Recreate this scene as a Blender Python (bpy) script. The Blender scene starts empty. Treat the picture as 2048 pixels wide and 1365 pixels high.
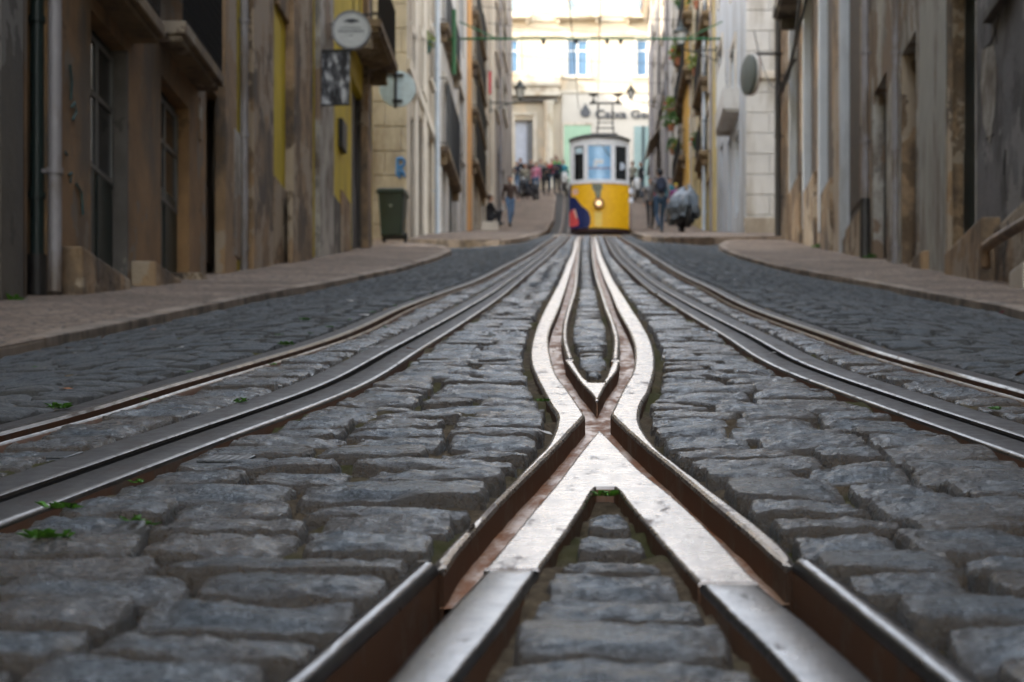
import bpy, bmesh, math, random
import numpy as np
from mathutils import Vector, Matrix, geometry
random.seed(7)
rng = np.random.default_rng(7)
SC = bpy.context.scene
COL = SC.collection
# ---------------------------------------------------------------- view constants (2048 px wide photograph, level camera with lens shift)
F = 3982.0; CX = 1190.0; CY = 1200.0; H = 0.295

# ---------------------------------------------------------------- terrain: a street that climbs, flattens at the side street, climbs again
_ed = np.array([-100, 0, 18, 26, 33, 46, 66, 80, 106, 125, 140, 700.0])
_ev = np.array([0, 0, 0, .13, .27, .46, .68, 1.2, 3.04, 4.0, 1.8, -86.0])
_dd = np.arange(-100, 700, .25)
_ee = np.interp(_dd, _ed, _ev)
_ee = np.convolve(np.pad(_ee, 12, mode='edge'), np.ones(25) / 25, mode='valid')
def G(d):
    return .178 * np.asarray(d, float) + np.interp(d, _dd, _ee)
def sstep(a, b, t):
    t = np.clip((np.asarray(t, float) - a) / (b - a), 0, 1)
    return t * t * (3 - 2 * t)
def zg(x, d):
    x = np.asarray(x, float); d = np.asarray(d, float)
    return G(d) - .155 * np.clip((np.abs(x) - 1.15) / 1.3, 0, 1) * (1 - sstep(32, 50, d))
_ds = np.geomspace(.6, 170, 7000)
def P(px, py, h=0.0):
    """the point of the ground (raised by h) that the photograph shows at this pixel"""
    x = _ds * (px - CX) / F; z = H + _ds * (CY - py) / F
    v = z - zg(x, _ds) - h
    i = int(np.argmax(v < 0))
    if v[i] >= 0 or i == 0:
        i = len(_ds) - 1
    t = v[i - 1] / (v[i - 1] - v[i] + 1e-12)
    d = _ds[i - 1] + t * (_ds[i] - _ds[i - 1])
    return (d * (px - CX) / F, d)
def PP(lst, h=0.0):
    return [P(a, b, h) for a, b in lst]
def at(px, py, d):
    return Vector((d * (px - CX) / F, d, H + d * (CY - py) / F))
def zp(py, d):
    return H + (CY - py) * d / F

# ---------------------------------------------------------------- noise for the stones
_perm = rng.random((256, 256))
def vnoise(x, y):
    x = np.asarray(x); y = np.asarray(y)
    xi = np.floor(x).astype(int); yi = np.floor(y).astype(int)
    fx = x - xi; fy = y - yi
    fx = fx * fx * (3 - 2 * fx); fy = fy * fy * (3 - 2 * fy)
    a = _perm[xi % 256, yi % 256]; b = _perm[(xi + 1) % 256, yi % 256]
    c = _perm[xi % 256, (yi + 1) % 256]; e = _perm[(xi + 1) % 256, (yi + 1) % 256]
    return (a * (1 - fx) + b * fx) * (1 - fy) + (c * (1 - fx) + e * fx) * fy - .5

# ---------------------------------------------------------------- objects
ORG = {}
def props(o, label=None, cat=None, group=None, kind=None):
    if label: o['label'] = label
    if cat: o['category'] = cat
    if group: o['group'] = group
    if kind: o['kind'] = kind
    return o
def thing(name, label, cat, loc=(0, 0, 0), rotz=0.0, group=None):
    o = bpy.data.objects.new(name, None)
    o.empty_display_size = .2
    COL.objects.link(o)
    o.location = loc; o.rotation_euler = (0, 0, rotz)
    ORG[o.name] = Vector(loc)
    return props(o, label, cat, group)
def dup(root, loc, rotz=0.0, label=None, scale=None):
    r = root.copy(); COL.objects.link(r); r.location = loc; r.rotation_euler = (0, 0, rotz)
    if label: r['label'] = label
    if scale: r.scale = (scale,) * 3
    for ch in list(root.children):
        c = ch.copy(); COL.objects.link(c); c.parent = r
        for g in list(ch.children):
            e = g.copy(); COL.objects.link(e); e.parent = c
    return r

class MB:
    def __init__(s): s.v = []; s.f = []; s.m = []; s.mi = 0
    def add(s, pts, faces):
        n = len(s.v)
        s.v.extend([tuple(p) for p in pts])
        for f in faces:
            s.f.append(tuple(i + n for i in f)); s.m.append(s.mi)
        return s
    def hexa(s, p):      # p: 4 bottom, 4 top, both counter-clockwise
        return s.add(p, [(3, 2, 1, 0), (4, 5, 6, 7), (0, 1, 5, 4), (1, 2, 6, 5), (2, 3, 7, 6), (3, 0, 4, 7)])
    def box(s, x0, x1, y0, y1, z0, z1):
        return s.hexa([(x0, y0, z0), (x1, y0, z0), (x1, y1, z0), (x0, y1, z0),
                       (x0, y0, z1), (x1, y0, z1), (x1, y1, z1), (x0, y1, z1)])
    def fbox(s, fc, d0, d1, o0, o1, z0, z1):
        q = [fc.pt(d0, o0), fc.pt(d0, o1), fc.pt(d1, o1), fc.pt(d1, o0)]
        if fc.s > 0: q = q[::-1]
        return s.hexa([(a, b, z0) for a, b in q] + [(a, b, z1) for a, b in q])
    def quad(s, *p): return s.add(p, [tuple(range(len(p)))])
    def tube(s, pts, r, n=8, cap=True):
        pts = [Vector(p) for p in pts]
        rs = r if isinstance(r, (list, tuple)) else [r] * len(pts)
        rings = []
        up = Vector((0, 0, 1))
        for i, p in enumerate(pts):
            t = (pts[min(i + 1, len(pts) - 1)] - pts[max(i - 1, 0)]).normalized()
            u = up if abs(t.z) < .95 else Vector((0, 1, 0))
            a = t.cross(u).normalized(); b = t.cross(a).normalized()
            rings.append([p + (a * math.cos(2 * math.pi * k / n) + b * math.sin(2 * math.pi * k / n)) * rs[i] for k in range(n)])
        vs = [q for ring in rings for q in ring]
        fs = []
        for i in range(len(pts) - 1):
            for k in range(n):
                k2 = (k + 1) % n
                fs.append((i * n + k, i * n + k2, (i + 1) * n + k2, (i + 1) * n + k))
        if cap:
            fs.append(tuple(range(n))[::-1]); fs.append(tuple((len(pts) - 1) * n + k for k in range(n)))
        return s.add(vs, fs)
    def lathe(s, prof, c=(0, 0, 0), n=16, axis='z', cap=True):
        vs = []
        for r, h in prof:
            for k in range(n):
                a = 2 * math.pi * k / n
                p = (r * math.cos(a), r * math.sin(a), h)
                if axis == 'y': p = (p[0], p[2], p[1])
                if axis == 'x': p = (p[2], p[0], p[1])
                vs.append((p[0] + c[0], p[1] + c[1], p[2] + c[2]))
        fs = []
        for i in range(len(prof) - 1):
            for k in range(n):
                k2 = (k + 1) % n
                fs.append((i * n + k, i * n + k2, (i + 1) * n + k2, (i + 1) * n + k))
        if cap:
            fs.append(tuple(range(n))[::-1]); fs.append(tuple((len(prof) - 1) * n + k for k in range(n)))
        return s.add(vs, fs)
    def blob(s, c, r, n=10, m=7, jit=0.0):
        rx, ry, rz = r if isinstance(r, (tuple, list)) else (r, r, r)
        vs = [(c[0], c[1], c[2] - rz)]
        for i in range(1, m):
            a = -math.pi / 2 + math.pi * i / m
            for k in range(n):
                b = 2 * math.pi * k / n
                j = 1 + random.uniform(-jit, jit)
                vs.append((c[0] + rx * j * math.cos(a) * math.cos(b), c[1] + ry * j * math.cos(a) * math.sin(b), c[2] + rz * j * math.sin(a)))
        vs.append((c[0], c[1], c[2] + rz))
        fs = [(0, 1 + (k + 1) % n, 1 + k) for k in range(n)]
        for i in range(m - 2):
            for k in range(n):
                k2 = (k + 1) % n
                fs.append((1 + i * n + k, 1 + i * n + k2, 1 + (i + 1) * n + k2, 1 + (i + 1) * n + k))
        l = len(vs) - 1; o = 1 + (m - 2) * n
        fs += [(o + k, o + (k + 1) % n, l) for k in range(n)]
        return s.add(vs, fs)
    def mesh(s, name, mats, off=(0, 0, 0), smooth=False, recalc=True):
        me = bpy.data.meshes.new(name)
        ox, oy, oz = off
        me.from_pydata([(a - ox, b - oy, c - oz) for a, b, c in s.v], [], s.f)
        for m in (mats if isinstance(mats, (list, tuple)) else [mats]): me.materials.append(m)
        me.polygons.foreach_set('material_index', s.m)
        if recalc:
            bm = bmesh.new(); bm.from_mesh(me)
            bmesh.ops.recalc_face_normals(bm, faces=bm.faces)
            bm.to_mesh(me); bm.free()
        if smooth:
            me.polygons.foreach_set('use_smooth', [True] * len(me.polygons))
            if smooth is not True: me.set_sharp_from_angle(angle=math.radians(smooth))
        me.update()
        return me
    def build(s, name, mats, parent=None, local=False, smooth=False, bevel=0.0, loc=None, recalc=True):
        off = (0, 0, 0)
        if parent is not None and not local:
            p = parent
            while p.parent: p = p.parent
            off = ORG.get(p.name, Vector((0, 0, 0)))
        if loc is not None and not local: off = loc
        o = bpy.data.objects.new(name, s.mesh(name, mats, off, smooth, recalc))
        COL.objects.link(o)
        if parent is not None: o.parent = parent
        if loc is not None: o.location = loc; ORG[o.name] = Vector(loc)
        if bevel:
            b = o.modifiers.new('bevel', 'BEVEL'); b.width = bevel; b.segments = 2; b.limit_method = 'ANGLE'; b.angle_limit = math.radians(40)
        return o
def part(name, mats, parent, fn, **k):
    mb = MB(); fn(mb)
    return mb.build(name, mats, parent, **k)

# ---------------------------------------------------------------- materials
def newmat(name):
    m = bpy.data.materials.new(name); m.use_nodes = True
    nt = m.node_tree; b = nt.nodes['Principled BSDF']
    return m, nt, b
def nd(nt, typ, **kw):
    n = nt.nodes.new(typ)
    for k, v in kw.items(): setattr(n, k, v)
    return n
def pos(nt, sc=(1, 1, 1)):
    g = nd(nt, 'ShaderNodeNewGeometry'); m = nd(nt, 'ShaderNodeMapping')
    m.inputs['Scale'].default_value = sc
    nt.links.new(g.outputs['Position'], m.inputs['Vector'])
    return m.outputs['Vector']
def noise(nt, vec, scale, detail=4, rough=.6):
    n = nd(nt, 'ShaderNodeTexNoise'); n.inputs['Scale'].default_value = scale
    n.inputs['Detail'].default_value = detail; n.inputs['Roughness'].default_value = rough
    nt.links.new(vec, n.inputs['Vector'])
    return n.outputs['Fac']
def ramp(nt, fac, stops):
    r = nd(nt, 'ShaderNodeValToRGB')
    els = r.color_ramp.elements
    while len(els) < len(stops): els.new(.5)
    for e, (p, c) in zip(els, stops):
        e.position = p; e.color = (c, c, c, 1) if not isinstance(c, (tuple, list)) else (*c[:3], 1)
    nt.links.new(fac, r.inputs['Fac'])
    return r.outputs['Color']
def mix(nt, fac, a, b, mode='MIX'):
    n = nd(nt, 'ShaderNodeMix', data_type='RGBA', blend_type=mode)
    for sock, v in ((n.inputs['Factor'], fac), (n.inputs['A'], a), (n.inputs['B'], b)):
        if isinstance(v, (int, float)): sock.default_value = v
        elif isinstance(v, (tuple, list)): sock.default_value = (*v[:3], 1)
        else: nt.links.new(v, sock)
    return n.outputs['Result']
def bump(nt, b, hgt, strength, dist=.02, prev=None):
    n = nd(nt, 'ShaderNodeBump'); n.inputs['Strength'].default_value = strength; n.inputs['Distance'].default_value = dist
    nt.links.new(hgt, n.inputs['Height'])
    if prev is not None: nt.links.new(prev, n.inputs['Normal'])
    nt.links.new(n.outputs['Normal'], b.inputs['Normal'])
    return n.outputs['Normal']
def M(name, col, rough=.7, metal=0.0, var=.25, scale=3.0, bmp=.15, bscale=25.0, stain=None, sscale=1.2, stretch=.25, amount=.5, bdist=.02, spec=.5, flake=None, fl_at=.56):
    """a plain weathered surface: colour varied by noise, streaky stains of a second colour, rough bump"""
    m, nt, b = newmat(name)
    v = pos(nt)
    n1 = noise(nt, v, scale, 5)
    lo = tuple(c * (1 - var) for c in col); hi = tuple(min(1, c * (1 + var)) for c in col)
    c = ramp(nt, n1, [(.3, lo), (.7, hi)])
    if stain:
        n2 = noise(nt, pos(nt, (1, 1, stretch)), sscale, 6, .65)
        msk = ramp(nt, n2, [(.62 - amount * .3, 0.0), (.72 - amount * .2, 1.0)])
        c = mix(nt, msk, c, stain)
    if flake:
        fm = ramp(nt, noise(nt, pos(nt, (1, 1, .8)), 1.1, 9, .62), [(fl_at, 0.0), (fl_at + .012, 1.0)])
        c = mix(nt, fm, c, flake)
        f2 = ramp(nt, noise(nt, pos(nt, (1, 1, .7)), 2.3, 8, .6), [(fl_at + .06, 0.0), (fl_at + .075, .8)])
        c = mix(nt, f2, c, tuple(x * .45 for x in col))
    nt.links.new(c, b.inputs['Base Color'])
    b.inputs['Roughness'].default_value = rough; b.inputs['Metallic'].default_value = metal
    b.inputs['Specular IOR Level'].default_value = spec
    if bmp: bump(nt, b, noise(nt, v, bscale, 5), bmp, bdist)
    return m
def plain(name, col, rough=.5, metal=0.0, emit=0.0):
    m, nt, b = newmat(name)
    n = noise(nt, pos(nt), 9, 3)
    nt.links.new(ramp(nt, n, [(.3, tuple(c * .88 for c in col)), (.7, tuple(min(1, c * 1.1) for c in col))]), b.inputs['Base Color'])
    b.inputs['Roughness'].default_value = rough; b.inputs['Metallic'].default_value = metal
    if emit:
        b.inputs['Emission Color'].default_value = (*col, 1); b.inputs['Emission Strength'].default_value = emit
    return m
# ================================================================ street surface materials
def cobble_mat(name, lo, hi, brown, r0, r1, bs):
    m, nt, b = newmat(name)
    a = nd(nt, 'ShaderNodeAttribute'); a.attribute_name = 'tone'
    h = nd(nt, 'ShaderNodeAttribute'); h.attribute_name = 'edge'
    v = pos(nt)
    c = ramp(nt, a.outputs['Fac'], [(0, lo), (1, hi)])
    n1 = noise(nt, v, 26, 6, .7)
    c = mix(nt, ramp(nt, n1, [(.35, 0.0), (.75, .75)]), c, tuple(x * 1.7 for x in hi))
    n0 = noise(nt, v, 7, 5, .65)
    c = mix(nt, ramp(nt, n0, [(.5, 0.0), (.68, .8)]), c, brown)
    t2 = nd(nt, 'ShaderNodeMath', operation='FRACT'); t3 = nd(nt, 'ShaderNodeMath', operation='MULTIPLY'); nt.links.new(a.outputs['Fac'], t3.inputs[0]); t3.inputs[1].default_value = 17.3; nt.links.new(t3.outputs[0], t2.inputs[0])
    c = mix(nt, ramp(nt, t2.outputs[0], [(.55, 0.0), (.95, .6)]), c, tuple(x * 1.25 for x in brown))
    n2 = noise(nt, v, 190, 2, .6)
    c = mix(nt, .8, c, ramp(nt, n2, [(.38, .18), (.52, .7), (.66, 1.9)]), 'MULTIPLY')
    c = mix(nt, ramp(nt, h.outputs['Fac'], [(.55, 0.0), (.95, 1.0)]), c, tuple(x * .55 for x in brown))
    nt.links.new(c, b.inputs['Base Color'])
    nt.links.new(ramp(nt, noise(nt, v, 40, 5, .7), [(.3, r0), (.7, r1)]), b.inputs['Roughness'])
    b.inputs['Specular IOR Level'].default_value = 1.0; b.inputs['Specular Tint'].default_value = (.68, .86, 1, 1)
    p = bump(nt, b, noise(nt, v, 45, 6, .75), bs, .02)
    bump(nt, b, noise(nt, v, 260, 4, .7), bs * .8, .004, p)
    return m
MAT_COBBLE = cobble_mat('worn_granite_setts', (.034, .038, .044), (.145, .158, .175), (.15, .098, .055), .16, .42, .9)
MAT_SIDE = cobble_mat('dull_setts_vignette_dark', (.030, .030, .031), (.072, .071, .070), (.085, .066, .047), .5, .85, .6)  # dull side setts, base darkened further to stand in for edge vignetting
def dirt_mat():
    m, nt, b = newmat('sandy_joint_dirt')
    v = pos(nt)
    c = ramp(nt, noise(nt, v, 60, 6, .75), [(.3, (.075, .056, .036)), (.55, (.20, .15, .095)), (.75, (.36, .29, .20))])
    c = mix(nt, ramp(nt, noise(nt, v, 2.3, 4), [(.47, 0.0), (.60, .8)]), c, (.075, .082, .018))
    nt.links.new(c, b.inputs['Base Color']); b.inputs['Roughness'].default_value = .95
    b.inputs['Specular IOR Level'].default_value = .2
    bump(nt, b, noise(nt, v, 120, 5, .8), 1.0, .012)
    return m
MAT_DIRT = dirt_mat()
def steel_mat(name, c0, c1, r0, r1, rustamt, rust=(.10, .045, .02), metal=.9):
    m, nt, b = newmat(name)
    v = pos(nt)
    n1 = noise(nt, pos(nt, (6, 1, 1)), 9, 6, .7)
    c = ramp(nt, n1, [(.3, c0), (.7, c1)])
    n2 = noise(nt, pos(nt, (3, 1, 1)), 7, 6, .75)
    msk = ramp(nt, n2, [(.68 - rustamt * .4, 0.0), (.80 - rustamt * .35, 1.0)])
    c = mix(nt, msk, c, rust)
    nt.links.new(c, b.inputs['Base Color'])
    rr = mix(nt, msk, ramp(nt, noise(nt, v, 30, 5, .7), [(.3, r0), (.75, r1)]), (.75, .75, .75))
    nt.links.new(rr, b.inputs['Roughness'])
    inv = nd(nt, 'ShaderNodeMath', operation='MULTIPLY_ADD'); nt.links.new(msk, inv.inputs[0]); inv.inputs[1].default_value = -metal * .7; inv.inputs[2].default_value = metal
    nt.links.new(inv.outputs[0], b.inputs['Metallic'])
    p = bump(nt, b, noise(nt, pos(nt, (1.0, .6, 1)), 16, 4, .6), .12, .006)
    bump(nt, b, noise(nt, pos(nt, (2.0, .5, 1)), 150, 4, .7), .14, .002, p)
    return m
MAT_STEEL = steel_mat('polished_worn_steel', (.20, .172, .15), (.37, .325, .285), .22, .36, .3, (.16, .115, .09))
MAT_TOP = steel_mat('dull_running_steel', (.08, .074, .07), (.155, .142, .132), .26, .44, .3, (.12, .09, .07))
MAT_HEAD = steel_mat('steel_painted_dim_reflection', (.075, .075, .078), (.15, .147, .15), .26, .38, .2, (.09, .07, .055))  # near rails: base colour darkened to imitate a dimmer reflection
MAT_RAILSIDE = steel_mat('dark_rusty_steel', (.08, .066, .056), (.20, .16, .13), .4, .7, .9, (.13, .06, .03), .35)
MAT_FLOOR = steel_mat('rusty_groove_floor', (.28, .135, .06), (.44, .29, .19), .3, .5, .6, (.26, .095, .028), .35)
MAT_BAND = steel_mat('dull_slot_steel', (.026, .023, .021), (.06, .054, .05), .5, .75, .4, (.045, .032, .024), .25)
MAT_BLACK = plain('dark_slot_void', (.006, .005, .005), .8)
MAT_PAVE = None
def pave_mat():
    m, nt, b = newmat('small_limestone_paving')
    v = pos(nt)
    vo = nd(nt, 'ShaderNodeTexVoronoi', feature='F1'); vo.inputs['Scale'].default_value = 11; nt.links.new(v, vo.inputs['Vector'])
    ve = nd(nt, 'ShaderNodeTexVoronoi', feature='DISTANCE_TO_EDGE'); ve.inputs['Scale'].default_value = 11; nt.links.new(v, ve.inputs['Vector'])
    c = ramp(nt, vo.outputs['Color'], [(.1, (.215, .15, .105)), (.9, (.40, .295, .215))])
    c = mix(nt, ramp(nt, noise(nt, v, .9, 5), [(.4, 0.0), (.62, .75)]), c, (.125, .078, .048))
    e = ramp(nt, ve.outputs['Distance'], [(.02, 1.0), (.10, 0.0)])
    c = mix(nt, e, c, (.05, .04, .03))
    nt.links.new(c, b.inputs['Base Color']); b.inputs['Roughness'].default_value = .75
    bump(nt, b, ramp(nt, ve.outputs['Distance'], [(0.0, 0.0), (.2, 1.0)]), .6, .02)
    return m
MAT_PAVE = pave_mat()
MAT_KERB = M('pale_kerb_stone', (.34, .26, .195), .7, 0, .2, 5, .3, 30, (.13, .10, .075), 2.0, 1.0, .55)
MAT_ROADSHEET = M('road_bed', (.045, .043, .042), .85, 0, .35, 8, .8, 60)

# ================================================================ traced rail edges, turned into x(d) on the ground
def curve(pxs, ext=()):
    q = sorted([(d, x) for x, d in PP(pxs)] + [(d, x) for d, x in ext])
    dd = np.array([a for a, b in q]); xx = np.array([b for a, b in q])
    keep = np.r_[True, np.diff(dd) > 1e-3]; dd = dd[keep]; xx = xx[keep]
    # monotone-ish cubic through the points
    m = np.gradient(xx, dd)
    def f(d):
        d = np.asarray(d, float)
        i = np.clip(np.searchsorted(dd, d) - 1, 0, len(dd) - 2)
        h = dd[i + 1] - dd[i]; t = np.clip((d - dd[i]) / h, 0, 1)
        return ((1 + 2 * t) * (1 - t) ** 2 * xx[i] + t * (1 - t) ** 2 * h * m[i] + t * t * (3 - 2 * t) * xx[i + 1] + t * t * (t - 1) * h * m[i + 1])
    f.d0 = dd[0]; f.d1 = dd[-1]
    return f
def smooth_curve(f, win=.16):
    """iron out the tracing wobble (running mean over log distance)"""
    ld = np.linspace(math.log(.6), math.log(123), 900); x = f(np.exp(ld)); n = int(win / (ld[1] - ld[0])) | 1
    k = np.hanning(n + 2)[1:-1]; k /= k.sum()
    lo = 2 * x[0] - x[1:n // 2 + 1][::-1]; hi = 2 * x[-1] - x[-n // 2:-1][::-1]
    xs_ = np.convolve(np.concatenate([lo, x, hi]), k, mode='valid')[:900]
    return lambda d: np.interp(np.log(np.maximum(d, .6)), ld, xs_)
def lin_ext(pxs, dnear):
    """carry the near end of a traced line straight on to distance dnear"""
    (x1, d1), (x2, d2) = P(*pxs[0]), P(*pxs[1])
    return [(dnear, x1 + (x1 - x2) / (d1 - d2) * (dnear - d1))]
T_LO = [(0, 865), (160, 824), (320, 776), (480, 731), (640, 684), (810, 613), (935, 569), (997, 540), (1060, 507)]
X_LO = smooth_curve(curve(T_LO, lin_ext(T_LO, .6) + [(40, -.95), (60, -1.12), (80, -1.3), (100, -1.55), (124, -2.0)]))
T_LS = [(0, 996), (320, 886), (640, 775), (779, 703), (872, 653), (966, 599), (1029, 556), (1091, 509)]
X_LS = smooth_curve(curve(T_LS, lin_ext(T_LS, .6) + [(40, -.69), (60, -.83), (80, -.98), (100, -1.2), (124, -1.65)]))
T_RS = [(2048, 878), (1906, 832), (1780, 791), (1621, 736), (1495, 671), (1400, 622), (1340, 589), (1281, 548), (1243, 515)]
X_RS = smooth_curve(curve(T_RS, lin_ext(T_RS, .6) + [(42, .31), (60, .33), (80, .3), (100, .2), (124, -.1)]))
T_RO = [(2048, 783), (1906, 745), (1780, 711), (1653, 669), (1527, 626), (1400, 567), (1310, 518)]
X_RO = smooth_curve(curve(T_RO, lin_ext(T_RO, .6) + [(40, .66), (60, .60), (80, .57), (100, .5), (124, .2)]))
# the crossing
T_RIML_OUT = [(866, 1124), (892, 1095), (943, 1043), (983, 1003), (1024, 962), (1064, 921), (1092, 892), (1103, 872), (1112, 845), (1111, 826), (1103, 815)]
T_ARML_OUT = [(1085, 782), (1074, 760), (1063, 734), (1060, 716), (1064, 682), (1071, 659), (1088, 621), (1105, 590), (1123, 555), (1134, 527), (1145, 504)]
T_RIML_IN = [(887, 1141), (922, 1093), (966, 1042), (1005, 1000), (1045, 960), (1086, 920), (1119, 887), (1145, 858), (1171, 831)]
T_ARML_IN = [(1170, 828), (1144, 790), (1115, 751), (1103, 718), (1097, 688), (1100, 661), (1109, 638), (1117, 620), (1126, 594), (1140, 548), (1149, 519)]
T_A_LEFT = [(766, 1365), (850, 1265), (966, 1141), (1024, 1072), (1065, 1023), (1106, 976), (1147, 923), (1176, 886), (1196, 863)]
T_A_INL = [(905, 1365), (1008, 1236), (1061, 1162), (1106, 1102), (1143, 1050), (1168, 1012), (1187, 981), (1193, 974)]
T_A_INR = [(1228, 974), (1236, 981), (1252, 1002), (1290, 1046), (1332, 1095), (1369, 1135), (1444, 1213), (1532, 1299), (1593, 1365)]
T_A_RIGHT = [(1204, 864), (1235, 895), (1283, 943), (1343, 991), (1411, 1053), (1472, 1117), (1502, 1150), (1619, 1244), (1754, 1361)]
T_RIMR_IN = [(1573, 1135), (1543, 1108), (1499, 1068), (1444, 1022), (1400, 984), (1354, 945), (1301, 902), (1255, 862), (1221, 829)]
T_RIMR_OUT = [(1590, 1120), (1574, 1099), (1512, 1046), (1446, 996), (1400, 961), (1356, 928), (1321, 901), (1294, 870), (1281, 845), (1280, 826)]
T_ARMR_OUT = [(1284, 808), (1296, 788), (1304, 766), (1309, 747), (1310, 716), (1302, 682), (1287, 653), (1265, 620), (1237, 577), (1217, 542), (1203, 512)]
T_ARMR_IN = [(1221, 826), (1244, 780), (1263, 747), (1269, 720), (1268, 692), (1261, 669), (1246, 640), (1235, 620), (1222, 588), (1205, 548), (1195, 518)]
T_V_LEFT = [(1192, 802), (1184.6, 790), (1162, 766), (1144, 741), (1131, 722.6)]
T_V_RIGHT = [(1195, 802), (1199, 794), (1217.5, 762), (1232, 745), (1239, 722.6)]
T_V_IN = [(1146, 722.6), (1155, 738), (1164, 751), (1176, 762), (1185, 766), (1200, 766), (1207, 761), (1217, 742), (1225.7, 722.6)]
T_GL_OUT = [(1131, 718), (1123, 682), (1125, 651), (1133, 620), (1144, 586), (1150.5, 548), (1154, 519)]
T_GL_IN = [(1147, 718), (1135.5, 680), (1136, 651), (1143, 620), (1152, 586), (1156, 548), (1158, 519)]
T_GR_IN = [(1222, 719), (1226, 688), (1221.6, 657), (1209, 620), (1199, 586), (1189, 548), (1184, 515)]
T_GR_OUT = [(1239, 719), (1239, 675), (1232, 651), (1219.5, 620), (1207, 586), (1194, 548), (1188, 515)]
T_LIPL_OUT = [(560, 1365), (837, 1127)]; T_LIPL_IN = [(626, 1365), (879, 1133)]
T_LIPR_OUT = [(1800, 1245), (1631, 1124)]; T_LIPR_IN = [(1800, 1303), (1583, 1126)]
dn = lambda d: P(1190, 1138)[1]
far_l = [(40, -.41, -.36), (60, -.47, -.42), (100, -.47, -.42)]
XE_L = curve(T_RIML_OUT + T_ARML_OUT, [(P(*T_LIPL_OUT[0])[1], P(*T_LIPL_OUT[0])[0]), (.6, P(560, 1365)[0] - .075 + (P(560, 1365)[0] - P(837, 1127)[0]) / (P(560, 1365)[1] - P(837, 1127)[1]) * (.6 - P(560, 1365)[1]))] + [(a, b) for a, b, c in far_l])
XE_R = curve(T_RIMR_OUT + T_ARMR_OUT, [(P(*T_LIPR_OUT[0])[1], P(*T_LIPR_OUT[0])[0]), (.6, P(1800, 1245)[0] + .02 + (P(1800, 1245)[0] - P(1631, 1124)[0]) / (P(1800, 1245)[1] - P(1631, 1124)[1]) * (.6 - P(1800, 1245)[1]))] + [(40, .05), (60, -.02), (100, -.7)])
XA_L = curve(T_A_INL[:-1], lin_ext(T_A_INL, .6)); XA_R = curve(T_A_INR[1:], lin_ext(T_A_INR[::-1], .6))
XG_L = curve(T_V_IN[:4] + T_GL_IN, [(40, -.30), (60, -.36), (100, -.36)]); XG_R = curve(T_V_IN[6:] + T_GR_IN, [(40, -.07), (60, -.13), (100, -.8)])
D_NOTCH = P(1210, 974)[1]; D_V = P(1193, 766)[1]; D_JOINT = P(1190, 1138)[1]
def bands(d):
    """what the rails occupy across the street at distance d"""
    b = [(X_LO(d) - .072, X_LO(d) + .062), (X_LS(d) - .082, X_LS(d) + .082), (X_RS(d) - .082, X_RS(d) + .082), (X_RO(d) - .062, X_RO(d) + .072)]
    if d < D_NOTCH: b += [(XE_L(d), XA_L(d)), (XA_R(d), XE_R(d))]
    elif d < D_V: b += [(XE_L(d), XE_R(d))]
    else: b += [(XE_L(d), XG_L(d)), (XG_R(d), XE_R(d))]
    b = sorted((float(a), float(c)) for a, c in b)
    out = [list(b[0])]
    for a, c in b[1:]:
        if a < out[-1][1] + .015: out[-1][1] = max(out[-1][1], c)
        else: out.append([a, c])
    return out

# ---------------------------------------------------------------- kerbs
K_LN = [(-700, 850), (-260, 750), (0, 690), (164, 659), (340, 624), (512, 590), (679, 560), (810, 533), (872, 514), (897, 504), (903, 499), (888, 493), (841, 487), (754, 482)]
K_RN = [(3000, 800), (2500, 705), (2048, 622), (2005, 611), (1777, 570), (1550, 530), (1480, 511), (1447, 498), (1437, 489), (1450, 482), (1549, 470)]
KL = [p for p in PP(K_LN, .05)]; KR = [p for p in PP(K_RN, .05)]
KLF = [(-9.0, 43.0), (-3.4, 41.2), (-1.75, 38.6), (-1.5, 39.2), (-1.42, 41), (-1.40, 48), (-1.5, 60), (-1.65, 80), (-1.95, 100), (-2.2, 108)]
KRF = [(9.0, 46.0), (2.6, 43.5), (1.25, 39.2), (1.05, 40.2), (1.0, 43), (1.05, 55), (1.1, 80), (1.1, 100), (1.1, 108)]
def kx(K, d, n):
    q = sorted((b, a) for a, b in K[:n])
    return float(np.interp(d, [a for a, b in q], [b for a, b in q]))
def road_limits(d):
    l = kx(KL, d, 11) if d < KL[10][1] else (-6.5 if d < 38.7 else (kx([k for k in KLF[2:]], d, 99)))
    r = kx(KR, d, 9) if d < KR[8][1] else (6.5 if d < 39.2 else kx([k for k in KRF[2:]], d, 99))
    return max(l, -(.31 * d + .7)), min(r, .225 * d + .7)

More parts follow.
